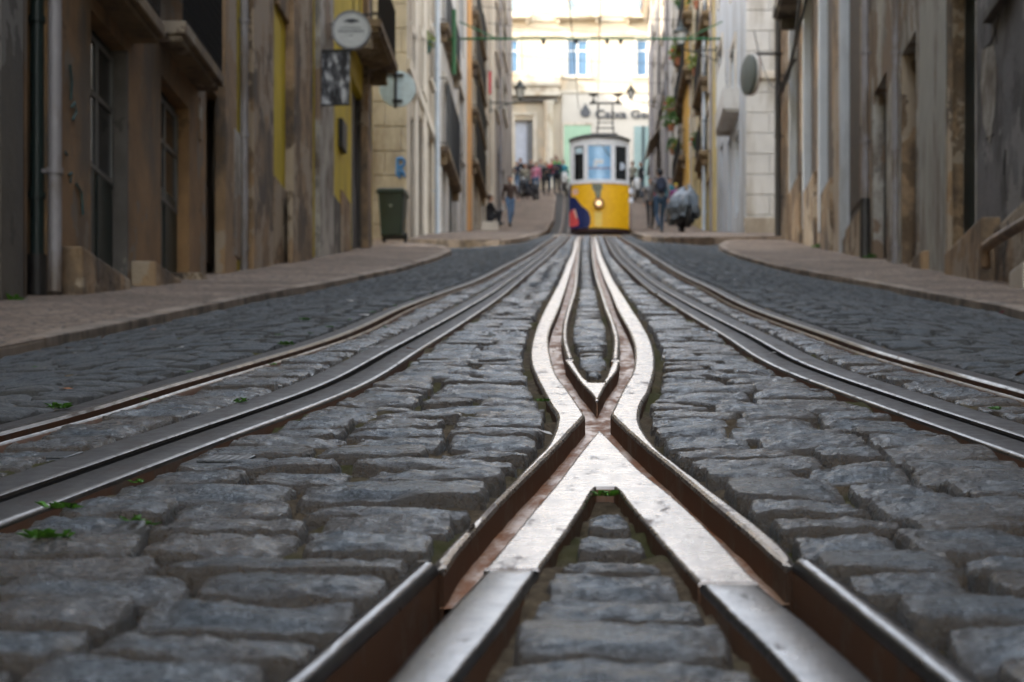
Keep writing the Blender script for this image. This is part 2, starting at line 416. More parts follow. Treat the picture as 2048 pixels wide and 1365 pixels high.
# ---------------------------------------------------------------- setts
def stones(dmin, dmax, side):
    V = []; Fc = []; TONE = []; EDGE = []; base = 0
    d = dmin
    r = random.Random(11 if side else 5)
    while d < dmax:
        dep = (r.uniform(.10, .15) if side else r.uniform(.11, .175)) * (1 if d < 20 else 1.25)
        d0, d1 = d, d + dep; dm = (d0 + d1) / 2
        L, R = road_limits(dm)
        bs = bands(dm)
        free = []
        if side:
            free = [(lambda t: road_limits(t)[0] + .01, lambda t: bands(t)[0][0] - .004), (lambda t: bands(t)[-1][1] + .004, lambda t: road_limits(t)[1] - .01)]
        else:
            k = len(bs)
            for i in range(k - 1):
                def fl(t, i=i):
                    b = bands(t); return b[min(i, len(b) - 1)][1] + .004 if len(b) == k else bs[i][1] + .012
                def fr(t, i=i):
                    b = bands(t); return b[min(i + 1, len(b) - 1)][0] - .004 if len(b) == k else bs[i + 1][0] - .012
                free.append((fl, fr))
        for fl, fr in free:
            l0, l1, r0, r1 = fl(d0 + .012), fl(d1 - .012), fr(d0 + .012), fr(d1 - .012)
            w = (r0 + r1 - l0 - l1) / 2
            lo = max(L, -(.31 * dm + .7)); hi = min(R, .225 * dm + .7)
            if w < .03 or r0 - l0 < .02 or r1 - l1 < .02: continue
            tw = .13 if side else .16
            n = max(1, round(w / (tw * r.uniform(.85, 1.2))))
            cuts = [0.0] + sorted(((i + r.uniform(-.28, .28)) / n) for i in range(1, n)) + [1.0]
            for i in range(n):
                a, b = cuts[i], cuts[i + 1]
                j = lambda s: r.uniform(-s, s)
                c0a = l0 + (r0 - l0) * a; c0b = l0 + (r0 - l0) * b; c1a = l1 + (r1 - l1) * a; c1b = l1 + (r1 - l1) * b
                if max(c0b, c1b) < lo or min(c0a, c1a) > hi: continue
                gp = r.uniform(.002, .006); g2 = r.uniform(.002, .007)
                ww = min(c0b - c0a, c1b - c1a); 
                if ww < .03: continue
                gl = gp if i else 0.004; gr = gp if i < n - 1 else 0.004
                jj = .008 if ww > .07 else .002
                q = np.array([(c0a + gl + (j(jj) if i else 0), d0 + g2 + j(.010)), (c0b - gr + (j(jj) if i < n - 1 else 0), d0 + g2 + j(.010)),
                              (c1b - gr + (j(jj) if i < n - 1 else 0), d1 - g2 + j(.010)), (c1a + gl + (j(jj) if i else 0), d1 - g2 + j(.010))])
                N = (27 if d < 3.4 else 19 if d < 5 else 13) if d < 7.5 else (8 if d < 14 else 5 if d < 26 else 4)
                # parameters packed towards the rim
                t = np.linspace(-1, 1, N); t = np.sign(t) * np.abs(t) ** (.62 if N > 5 else .8)
                U, W = np.meshgrid(t, t)
                rr = np.maximum(np.abs(U), np.abs(W))
                # rounded corners
                k = r.uniform(.05, .2)
                cu = 1 - k * (np.abs(W) ** 4) * .5; cw = 1 - k * (np.abs(U) ** 4) * .5
                u = (U * cu + 1) / 2; w_ = (W * cw + 1) / 2
                X = (1 - w_) * ((1 - u) * q[0, 0] + u * q[1, 0]) + w_ * ((1 - u) * q[3, 0] + u * q[2, 0])
                Y = (1 - w_) * ((1 - u) * q[0, 1] + u * q[1, 1]) + w_ * ((1 - u) * q[3, 1] + u * q[2, 1])
                if d < 14:
                    ed = np.clip((rr - .5) / .5, 0, 1)
                    X = X + vnoise(X * 28 + 3, Y * 28) * .0075 * ed; Y = Y + vnoise(X * 28, Y * 28 + 9) * .0075 * ed
                # height: nearly flat, worn top, shoulder that rolls off, skirt into the joint
                sh = .105 if N > 5 else .35
                s = np.clip((rr - (1 - sh)) / sh, 0, 1)
                Z = -.004 - (.004 + r.random() * .004) * rr ** 2 - .046 * (1 - np.sqrt(np.clip(1 - s ** 2.2, 0, 1)))
                Z = Z + r.uniform(-.006, .002) + (U * r.uniform(-.004, .004) + W * r.uniform(-.004, .004))
                ox = r.random() * 50
                if d < 26:
                    Z = Z + vnoise(X * 9 + ox, Y * 9) * .007 + vnoise(X * 30 + ox, Y * 34) * .0055 - .030 * np.clip(vnoise(X * 10 + ox, Y * 17 + 7) - .24, 0, 1)
                if d < 7: Z = Z + vnoise(X * 75, Y * 95 + ox) * .0042 + vnoise(X * 170, Y * 190 + ox) * .0022
                Z = np.minimum(Z + .008, .005)
                Z = Z + zg(X, Y)
                V.append(np.stack([X, Y, Z], -1).reshape(-1, 3))
                idx = np.arange(N * N).reshape(N, N) + base
                Fc.append(np.stack([idx[:-1, :-1], idx[:-1, 1:], idx[1:, 1:], idx[1:, :-1]], -1).reshape(-1, 4))
                TONE.append(np.full(N * N, r.random())); EDGE.append(rr.reshape(-1))
                base += N * N
        d = d1
    V = np.concatenate(V); Fc = np.concatenate(Fc)
    me = bpy.data.meshes.new('setts')
    me.vertices.add(len(V)); me.vertices.foreach_set('co', V.astype(np.float32).ravel())
    me.loops.add(len(Fc) * 4); me.loops.foreach_set('vertex_index', Fc.astype(np.int32).ravel())
    me.polygons.add(len(Fc)); me.polygons.foreach_set('loop_start', np.arange(0, len(Fc) * 4, 4, dtype=np.int32))
    me.update(calc_edges=True)
    me.polygons.foreach_set('use_smooth', np.ones(len(Fc), bool))
    for nm, arr in (('tone', TONE), ('edge', EDGE)):
        at_ = me.attributes.new(nm, 'FLOAT', 'POINT'); at_.data.foreach_set('value', np.concatenate(arr).astype(np.float32))
    me.update()
    return me
for nm, sd, mt in (('cobbled_track_bed', False, MAT_COBBLE), ('cobbled_road', True, MAT_SIDE)):
    me = stones(.7, 66, sd); me.name = nm
    me.materials.append(mt)
    o = bpy.data.objects.new(nm, me); COL.objects.link(o); props(o, kind='structure')

# ---------------------------------------------------------------- joint dirt under the stones, then the ground sheet that runs to the horizon
def grid_sheet(name, xs, ds, zf, mat):
    X, Y = np.meshgrid(xs, ds); Z = zf(X, Y)
    mb = MB(); n = len(xs)
    mb.v = [tuple(p) for p in np.stack([X, Y, Z], -1).reshape(-1, 3)]
    mb.f = [(i * n + k, i * n + k + 1, (i + 1) * n + k + 1, (i + 1) * n + k) for i in range(len(ds) - 1) for k in range(n - 1)]
    mb.m = [0] * len(mb.f)
    o = mb.build(name, mat, smooth=True, recalc=False); props(o, kind='structure')
    return o
def dirt():
    """strips of sandy dirt between the rails, following their edges"""
    mb = MB(); NC = 44
    for da, db in ((.6, D_NOTCH - .002), (D_NOTCH + .002, D_V - .002), (D_V + .002, 15.0)):
        ds = []; d = da
        while d < db: ds.append(d); d += .02 if d < 3.5 else .035 if d < 6 else .1
        ds.append(db)
        prev = None
        for d in ds:
            L, R = road_limits(d)
            bs = bands(d); L = max(L, -(.31 * d + .5)); R = min(R, .225 * d + .5)
            edges = [(L, bs[0][0])] + [(bs[i][1], bs[i + 1][0]) for i in range(len(bs) - 1)] + [(bs[-1][1], R)]
            row = []
            for l, r in edges:
                if r - l < .004: row.append(None); continue
                x = np.linspace(l - .001, r + .001, NC); y = np.full(NC, d)
                z = -.026 + .034 * np.clip(vnoise(x * 4, y * 4) + vnoise(x * 17, y * 17) * .6 + .12, 0, .6) + vnoise(x * 60, y * 60) * .008 + zg(x, y)
                base = len(mb.v); mb.v += [(float(p), d, float(q)) for p, q in zip(x, z)]; row.append(base)
            if prev and len(prev) == len(row):
                for p, q in zip(prev, row):
                    if p is None or q is None: continue
                    for k in range(NC - 1): mb.f.append((p + k, p + k + 1, q + k + 1, q + k)); mb.m.append(0)
            prev = row
    o = mb.build('joint_dirt', MAT_DIRT, smooth=True, recalc=False); props(o, kind='structure')
dirt()
sx = np.concatenate([[-500, -200, -60, -20, -9], np.arange(-7, 7.01, .5), [9, 20, 60, 200, 500]])
sd_ = np.concatenate([np.arange(-80, 0, 10), np.arange(0, 130, 1.0), [135, 140, 160, 200, 300, 450, 650]])
grid_sheet('ground', sx, sd_, lambda X, Y: zg(X, Y) - .062, MAT_ROADSHEET)
# ---------------------------------------------------------------- pavements and kerbs
def pavement(outline, h, name):
    pts = [Vector((x, d)) for x, d in outline]
    n = len(pts)
    xs = [p.x for p in pts]; ys = [p.y for p in pts]
    inner = []
    y = min(ys) + .3
    def inside(x, y):
        c = False; j = n - 1
        for i in range(n):
            if (pts[i].y > y) != (pts[j].y > y) and x < (pts[j].x - pts[i].x) * (y - pts[i].y) / (pts[j].y - pts[i].y) + pts[i].x: c = not c
            j = i
        return c
    while y < max(ys):
        x = min(xs) + .2
        while x < max(xs):
            if inside(x, y): inner.append(Vector((x, y)))
            x += .6
        y += .7
    res = geometry.delaunay_2d_cdt(pts + inner, [], [list(range(n))], 1, 1e-4)
    mb = MB()
    mb.add([(p.x, p.y, float(zg(p.x, p.y)) + h(p.x, p.y)) for p in res[0]], [tuple(f) for f in res[2]])
    o = mb.build(name, MAT_PAVE, smooth=True, recalc=False)
    if sum(p.normal.z for p in o.data.polygons) < 0: o.data.flip_normals()
    return props(o, kind='structure')
def kerb(line, h, name, side):
    # a row of kerb stones, each slightly different, butted end to end
    P2 = []
    for (x0, d0), (x1, d1) in zip(line[:-1], line[1:]):
        L = math.hypot(x1 - x0, d1 - d0); k = max(1, int(L / .95))
        P2 += [(x0 + (x1 - x0) * i / k, d0 + (d1 - d0) * i / k) for i in range(k)]
    P2.append(line[-1])
    mb = MB()
    for i in range(len(P2) - 1):
        a = Vector(P2[i]); b = Vector(P2[i + 1]); t = (b - a).normalized(); nrm = Vector((-t.y, t.x)) * side
        w = .13; dh = random.uniform(-.006, .006); a2 = a + t * .003; b2 = b - t * .003
        q = [a2, b2, b2 + nrm * w, a2 + nrm * w]
        mb.hexa([(p.x, p.y, float(zg(p.x, p.y)) - .2) for p in q] + [(p.x, p.y, float(zg(p.x, p.y)) + h(p.x, p.y) + .006 + dh) for p in q])
    o = mb.build(name, MAT_KERB, bevel=.012)
    return props(o, kind='structure')
hn = lambda x, d: .042
hl = lambda x, d: .042 + .03 * max(0, min(1, (abs(x) - 2.4) / 1.8))
pl = [p for p in KL if p[1] > .3]
pavement(pl + [(-7, pl[-1][1]), (-7, pl[0][1])], hl, 'pavement'); kerb(pl, hl, 'kerb', 1)
pr = [p for p in KR if p[1] > .3]
pavement(pr + [(7, pr[-1][1]), (7, pr[0][1])], hn, 'pavement'); kerb(pr, hn, 'kerb', -1)
hf = lambda x, d: .10
pavement(KLF + [(-9, 108)], hf, 'pavement'); kerb(KLF, hf, 'kerb', 1)
pavement(KRF + [(9, 108)], hf, 'pavement'); kerb(KRF, hf, 'kerb', -1)
pavement([(-12, 109.5), (12, 109.5), (12, 140), (-12, 140)], lambda x, d: -.03, 'square_paving')

# ---------------------------------------------------------------- rails
def resample(pts, step=None, n=4):
    q = [Vector(p) for p in pts]; out = []
    for i in range(len(q) - 1):
        p0 = q[max(i - 1, 0)]; p1 = q[i]; p2 = q[i + 1]; p3 = q[min(i + 2, len(q) - 1)]
        for k in range(n):
            t = k / n
            a = (p1 - p0).length + 1e-6; b = (p2 - p1).length + 1e-6; c = (p3 - p2).length + 1e-6
            m1 = (p2 - p1) / b; m2 = m1
            if i > 0: m1 = ((p1 - p0) / a * b + (p2 - p1) / b * a) / (a + b)
            if i < len(q) - 2: m2 = ((p2 - p1) / b * c + (p3 - p2) / c * b) / (b + c)
            out.append(p1 * (2 * t ** 3 - 3 * t * t + 1) + m1 * b * (t ** 3 - 2 * t * t + t) + p2 * (3 * t * t - 2 * t ** 3) + m2 * b * (t ** 3 - t * t))
    out.append(q[-1])
    return out
def piece(name, chains, mats, top=0.0, bev=.005, depth=.075, parent=None, jag=.0005, round_=False):
    """a casting: smooth outline chains joined to one polygon, top face, worn edge, sides going down"""
    out = []
    for c in chains:
        q = resample(c)
        if out and (Vector(out[-1]) - q[0]).length < 1e-4: q = q[1:]
        out += q
    if (out[0] - out[-1]).length < 1e-4: out.pop()
    area = sum(out[i].x * out[(i + 1) % len(out)].y - out[(i + 1) % len(out)].x * out[i].y for i in range(len(out)))
    if area < 0: out = out[::-1]
    # even out long steps
    dense = []
    for i in range(len(out)):
        a = out[i]; b = out[(i + 1) % len(out)]
        lim = .03 if a.y < 4.5 else .12 if a.y < 10 else .5
        k = max(1, int((b - a).length / lim))
        dense += [a + (b - a) * (j / k) for j in range(k)]
    out = dense
    n = len(out)
    out = [p + Vector((random.uniform(-jag, jag), random.uniform(-jag, jag))) for p in out]
    nor = []
    for i in range(n):
        t = (out[(i + 1) % n] - out[i - 1]); t = t.normalized() if t.length > 1e-9 else Vector((1, 0))
        nor.append(Vector((-t.y, t.x)))
    rings = [(0.0, top - depth), (0.0, top - bev), (bev * .32, top - bev * .32), (bev, top)] if not round_ else \
            [(0.0, top - depth), (0.0, top - bev), (bev * .13, top - bev * .5), (bev * .5, top - bev * .13), (bev, top)]
    mb = MB(); vs = []
    for off, z in rings:
        for i in range(n):
            p = out[i] + nor[i] * off
            vs.append((p.x, p.y, float(G(p.y)) + z))
    fs = []; ms = []
    for r in range(len(rings) - 1):
        for i in range(n):
            k = (i + 1) % n
            fs.append((r * n + i, r * n + k, (r + 1) * n + k, (r + 1) * n + i)); ms.append(1 if r == 0 else 0)
    top_pts = [Vector((vs[(len(rings) - 1) * n + i][0], vs[(len(rings) - 1) * n + i][1])) for i in range(n)]
    res = geometry.delaunay_2d_cdt(top_pts, [], [list(range(n))], 1, 1e-7)
    base = len(vs)
    vs += [(p.x, p.y, float(G(p.y)) + top) for p in res[0]]
    fs += [tuple(i + base for i in f) for f in res[2]]; ms += [0] * len(res[2])
    mb.v = vs; mb.f = fs; mb.m = ms
    o = mb.build(name, mats, parent, smooth=14 if not round_ else 60, recalc=False)
    for pol in o.data.polygons: pass
    bm = bmesh.new(); bm.from_mesh(o.data)
    bmesh.ops.remove_doubles(bm, verts=bm.verts, dist=2e-5)
    bmesh.ops.recalc_face_normals(bm, faces=bm.faces)
    ups = sum(f.normal.z for f in bm.faces if abs(f.normal.z) > .8)
    if ups < 0: bmesh.ops.reverse_faces(bm, faces=bm.faces)
    bm.to_mesh(o.data); bm.free()
    o.data.set_sharp_from_angle(angle=math.radians(14 if not round_ else 40))
    return o
def bxy(l): return PP(l)
def fpts(f, ds): return [(float(f(d)), float(d)) for d in ds]
RX = thing('rail_crossing', 'worn cast steel rail crossing shaped like an X in the middle of the cobbles', 'rail crossing', (0, 3.26, float(G(3.26))))
dfar = [12, 15, 19, 24, 30, 36, 42, 50, 60, 70]
ST = [MAT_STEEL, MAT_RAILSIDE]
# long wing rails left and right of the X
farL_out = fpts(XE_L, [34, 40, 48, 60]); farL_in = [(a + .062, d) for a, d in farL_out]
piece('wing_rail', [bxy(T_RIML_OUT) + bxy(T_ARML_OUT) + farL_out, farL_out[-1:] + farL_in[::-1] + bxy(T_ARML_IN)[::-1], bxy(T_RIML_IN)[::-1], [bxy(T_RIML_IN)[0], bxy(T_RIML_OUT)[0]]], ST, parent=RX, bev=.006)
farR_out = fpts(XE_R, [36, 42, 50, 60]); farR_in = [(a - .062, d) for a, d in farR_out]
piece('wing_rail', [bxy(T_RIMR_OUT) + bxy(T_ARMR_OUT) + farR_out, farR_out[-1:] + farR_in[::-1] + bxy(T_ARMR_IN)[::-1], bxy(T_RIMR_IN)[::-1], [bxy(T_RIMR_IN)[0], bxy(T_RIMR_OUT)[0]]], ST, parent=RX, bev=.006)
# the A-shaped nose: two rail heads that meet
def ext(l, end, d=.7):
    q = bxy(l); a, b = (q[0], q[1]) if end == 0 else (q[-1], q[-2])
    e = (a[0] + (a[0] - b[0]) / (a[1] - b[1]) * (d - a[1]), d)
    return ([e] + q) if end == 0 else (q + [e])
aL = ext(T_A_LEFT, 0); aIL = ext(T_A_INL, 0); aIR = ext(T_A_INR, 1); aR = ext(T_A_RIGHT, 1)
def cut(l, dj, far):
    """the part of a traced line beyond (far) or before the joint at distance dj"""
    q = resample(l, n=6); q = [(p.x, p.y) for p in q]
    xs_ = sorted(q, key=lambda p: p[1]); xj = float(np.interp(dj, [p[1] for p in xs_], [p[0] for p in xs_]))
    keep = [p for p in q if (p[1] > dj + .004 if far else p[1] < dj - .004)]
    up = q[0][1] < q[-1][1]
    return ([(xj, dj)] + keep) if up == far else (keep + [(xj, dj)])
JL = D_JOINT; JR = P(1430, 1165)[1]
cL, cIL, cIR, cR = cut(aL, JL, True), cut(aIL, JL, True), cut(aIR, JR, True), cut(aR, JR, True)
piece('nose_rail', [cL, [cL[-1], cR[0]], cR, [cR[-1], cIR[-1]], cIR[::-1], [cIR[0], cIL[-1]], cIL[::-1], [cIL[0], cL[0]]], ST, parent=RX, bev=.0035)
vL = bxy(T_V_LEFT); vR = bxy(T_V_RIGHT); vI = bxy(T_V_IN)
piece('vee_nose', [vL, [vL[-1], vI[0]], vI, [vI[-1], vR[-1]], vR[::-1], [vR[0], vL[0]]], ST, parent=RX, bev=.004)
fg = lambda f, w: [(a + w, d) for a, d in fpts(f, [34, 40, 48, 60])]
glo = bxy(T_GL_OUT) + [(a - .034, d) for a, d in fpts(XG_L, [36, 42, 50, 60])]; gli = bxy(T_GL_IN) + fpts(XG_L, [36, 42, 50, 60])
piece('check_rail', [glo, [glo[-1], gli[-1]], gli[::-1], [gli[0], glo[0]]], ST, parent=RX, bev=.009, round_=True, top=.003)
gro = bxy(T_GR_OUT) + [(a + .034, d) for a, d in fpts(XG_R, [36, 42, 50, 60])]; gri = bxy(T_GR_IN) + fpts(XG_R, [36, 42, 50, 60])
piece('check_rail', [gro, [gro[-1], gri[-1]], gri[::-1], [gri[0], gro[0]]], ST, parent=RX, bev=.009, round_=True, top=.003)
# rusty floor of the flangeways, one X-shaped sheet
def floor_sheet():
    o1 = resample(bxy(T_RIML_IN)); o2 = resample(bxy(T_ARML_IN) + farL_in)
    o3 = resample(glo)[::-1]; o4 = resample(vL)[::-1]; o5 = resample(vR); o6 = resample(gro)
    o7 = resample(bxy(T_ARMR_IN) + farR_in)[::-1]; o8 = resample(bxy(T_RIMR_IN))[::-1]
    cutL = [p for p in resample(bxy(T_A_LEFT)) if p.y > D_JOINT - .01]; cutR = [p for p in resample(bxy(T_A_RIGHT)) if p.y > D_JOINT - .01]
    ring = o1 + o2 + o3 + o4 + o5 + o6 + o7 + o8 + cutR[::-1] + cutL[::-1]
    cl = []
    for p in ring:
        if not cl or (p - cl[-1]).length > 2e-3: cl.append(p)
    n = len(cl)
    area = sum(cl[i].x * cl[(i + 1) % n].y - cl[(i + 1) % n].x * cl[i].y for i in range(n))
    if area < 0: cl = cl[::-1]
    outp = []
    for i in range(n):
        t = (cl[(i + 1) % n] - cl[i - 1]).normalized()
        outp.append(cl[i] + Vector((t.y, -t.x)) * .004)
    res = geometry.delaunay_2d_cdt(outp, [], [list(range(n))], 1, 1e-6)
    mb = MB(); mb.add([(p.x, p.y, float(G(p.y)) - .034 + .003 * float(vnoise(p.x * 20, p.y * 20))) for p in res[0]], [tuple(f) for f in res[2]])
    o = mb.build('groove_floor', MAT_FLOOR, RX, recalc=False)
    if sum(p.normal.z for p in o.data.polygons) < 0: o.data.flip_normals()
floor_sheet()
# outer lips of the two plain rails in front of the joint
def lip(oute, inn, sgn, lab):
    a = bxy(oute); b = bxy(inn)
    def e(q, d):
        (x1, d1), (x2, d2) = q; return (x1 + (x1 - x2) / (d1 - d2) * (d - d1), d)
    a0 = e(a, .7); b0 = e(b, .7)
    t = thing('grooved_rail', lab, 'rail', (b[1][0], b[1][1], float(G(b[1][1]))), 0, 'plain rails in front of the crossing')
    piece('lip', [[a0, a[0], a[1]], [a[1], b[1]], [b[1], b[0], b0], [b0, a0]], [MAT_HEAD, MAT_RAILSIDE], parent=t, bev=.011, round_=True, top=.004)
    o_, i_, dj = (aL, aIL, JL) if sgn < 0 else (aR, aIR, JR)
    ho = cut(o_, dj - .003, False); hi = cut(i_, dj - .003, False)
    if sgn > 0: ho = ho[::-1]; hi = hi[::-1]
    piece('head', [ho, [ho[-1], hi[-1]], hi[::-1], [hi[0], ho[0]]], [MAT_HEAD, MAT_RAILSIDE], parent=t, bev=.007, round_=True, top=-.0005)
    # dark groove floor beyond the joint
    in_ = aL if sgn < 0 else aR
    xi = curve(T_A_LEFT if sgn < 0 else T_A_RIGHT, [(in_[0][1], in_[0][0]), (in_[-1][1], in_[-1][0])])
    mb = MB(); ds = np.linspace(.7, D_JOINT - .015, 12)
    bx = lambda d: float(np.interp(d, [b0[1], b[0][1], b[1][1]], [b0[0], b[0][0], b[1][0]]))
    vs = []; fs = []
    for i, d in enumerate(ds):
        vs += [(bx(d) + sgn * .004, d, float(G(d)) - .055), (float(xi(d)) - sgn * .004, d, float(G(d)) - .055)]
        if i: fs.append((2 * i - 2, 2 * i - 1, 2 * i + 1, 2 * i))
    mb.add(vs, fs).build('groove_floor', MAT_RAILSIDE, t)
lip(T_LIPL_OUT, T_LIPL_IN, -1, 'dark lip of the rail running out of the bottom left of the crossing')
lip(T_LIPR_OUT, T_LIPR_IN, 1, 'dark lip of the rail running out of the bottom right of the crossing')
# swept rails
def sweep(name, f, prof, mats, mi, label, cat, d0, d1, group=None, parent=None):
    ds = np.concatenate([np.arange(d0, 12, .25), np.arange(12, d1, 1.0), [d1]])
    mb = MB(); n = len(prof); vs = []; fs = []; ms = []
    for i, d in enumerate(ds):
        s = (float(f(d + .05)) - float(f(d - .05))) / .1; L = math.hypot(1, s)
        for o, h in prof:
            w = random.uniform(-.0006, .0006) if d < 6 else 0
            x = float(f(d)) + (o + w) / L; y = d - (o + w) * s / L
            vs.append((x, y, float(zg(0, y)) + h))
        if i:
            for k in range(n - 1):
                fs.append(((i - 1) * n + k, (i - 1) * n + k + 1, i * n + k + 1, i * n + k)); ms.append(mi[k])
    mb.v = vs; mb.f = fs; mb.m = ms
    loc = (float(f(3.0)), 3.0, float(G(3.0)))
    o = mb.build(name, mats, parent=parent, loc=None if parent else loc, smooth=35, recalc=False)
    if not parent: props(o, label, cat, group)
    return o
RM = [MAT_TOP, MAT_RAILSIDE, MAT_BAND, MAT_BLACK]
prof = [(-.068, -.075), (-.068, -.010), (-.062, -.003), (-.012, 0), (-.005, -.001), (0, -.006), (0, -.038), (.032, -.038), (.032, -.012), (.038, -.006), (.044, -.004), (.049, -.008), (.056, -.02), (.056, -.075)]
mi = [1, 2, 2, 0, 0, 1, 1, 1, 0, 0, 0, 1, 1]
sweep('grooved_rail', X_LO, prof, RM, mi, 'long grooved steel rail along the left side of the cobbled track bed', 'rail', .7, 122, 'outer tram rails')
profR = [(-o, h) for o, h in prof[::-1]]
sweep('grooved_rail', X_RO, profR, RM, mi[::-1], 'long grooved steel rail along the right side of the cobbled track bed', 'rail', .7, 122, 'outer tram rails')
ps = [(-.078, -.075), (-.078, -.006), (-.072, 0), (-.017, 0), (-.012, -.002), (-.011, -.006), (-.011, -.058), (.011, -.058), (.011, -.006), (.012, -.002), (.017, 0), (.070, 0), (.075, -.002), (.078, -.007), (.078, -.075)]
pm = [1, 0, 2, 0, 0, 3, 3, 3, 0, 2, 2, 0, 0, 1]
sweep('cable_slot_rail', X_LS, ps, RM, pm, 'flat steel cable slot with a black gap between the left rail and the crossing', 'cable slot', .7, 122, 'cable slots')
sweep('cable_slot_rail', X_RS, [(-o, h) for o, h in ps[::-1]], RM, pm[::-1], 'flat steel cable slot with a black gap between the right rail and the crossing', 'cable slot', .7, 122, 'cable slots')
# ================================================================ building kit
class Facade:
    """a street wall: s = -1 left, +1 right; lateral distance x0 at d0, x1 at d1"""
    def __init__(f, s, d0, x0, d1=None, x1=None):
        f.s = s; f.d0 = d0; f.x0 = x0; f.k = 0.0 if d1 is None else (x1 - x0) / (d1 - d0)
    def pt(f, d, o):            # o = metres out of the wall towards the street
        return (f.s * (f.x0 + f.k * (d - f.d0) - o), d)
    def D(f, px, o=0.0):        # distance along the street at which the wall (moved out by o) stands at this pixel column
        q = abs(px - CX) / F
        return (f.x0 - o - f.k * f.d0) / (q - f.k)
def wall_mesh(mb, fc, d0, d1, z0, z1, ops, depth=9.0):
    """front with real openings and reveals; ops: (d0, d1, z0, z1, depth)"""
    ds = sorted({d0, d1, *[o[0] for o in ops], *[o[1] for o in ops]}); zs = sorted({z0, z1, *[o[2] for o in ops], *[o[3] for o in ops]})
    ds = [d for d in ds if d0 <= d <= d1]; zs = [z for z in zs if z0 <= z <= z1]
    def V(d, o, z): x, y = fc.pt(d, o); return (x, y, z)
    for i in range(len(ds) - 1):
        for j in range(len(zs) - 1):
            dm = (ds[i] + ds[i + 1]) / 2; zm = (zs[j] + zs[j + 1]) / 2
            if any(o[0] < dm < o[1] and o[2] < zm < o[3] for o in ops): continue
            mb.quad(V(ds[i], 0, zs[j]), V(ds[i + 1], 0, zs[j]), V(ds[i + 1], 0, zs[j + 1]), V(ds[i], 0, zs[j + 1]))
    for a, b, c, e, r in ops:
        a = max(a, d0); b = min(b, d1)
        for q in ([V(a, 0, c), V(a, -r, c), V(a, -r, e), V(a, 0, e)], [V(b, 0, c), V(b, -r, c), V(b, -r, e), V(b, 0, e)],
                  [V(a, 0, e), V(b, 0, e), V(b, -r, e), V(a, -r, e)], [V(a, 0, c), V(b, 0, c), V(b, -r, c), V(a, -r, c)],
                  [V(a, -r - .02, c), V(b, -r - .02, c), V(b, -r - .02, e), V(a, -r - .02, e)]): mb.quad(*q)
    B = depth
    mb.quad(V(d0, 0, z0), V(d0, -B, z0), V(d0, -B, z1), V(d0, 0, z1)); mb.quad(V(d1, 0, z0), V(d1, -B, z0), V(d1, -B, z1), V(d1, 0, z1))
    mb.quad(V(d0, -B, z0), V(d1, -B, z0), V(d1, -B, z1), V(d0, -B, z1)); mb.quad(V(d0, 0, z1), V(d1, 0, z1), V(d1, -B, z1), V(d0, -B, z1))
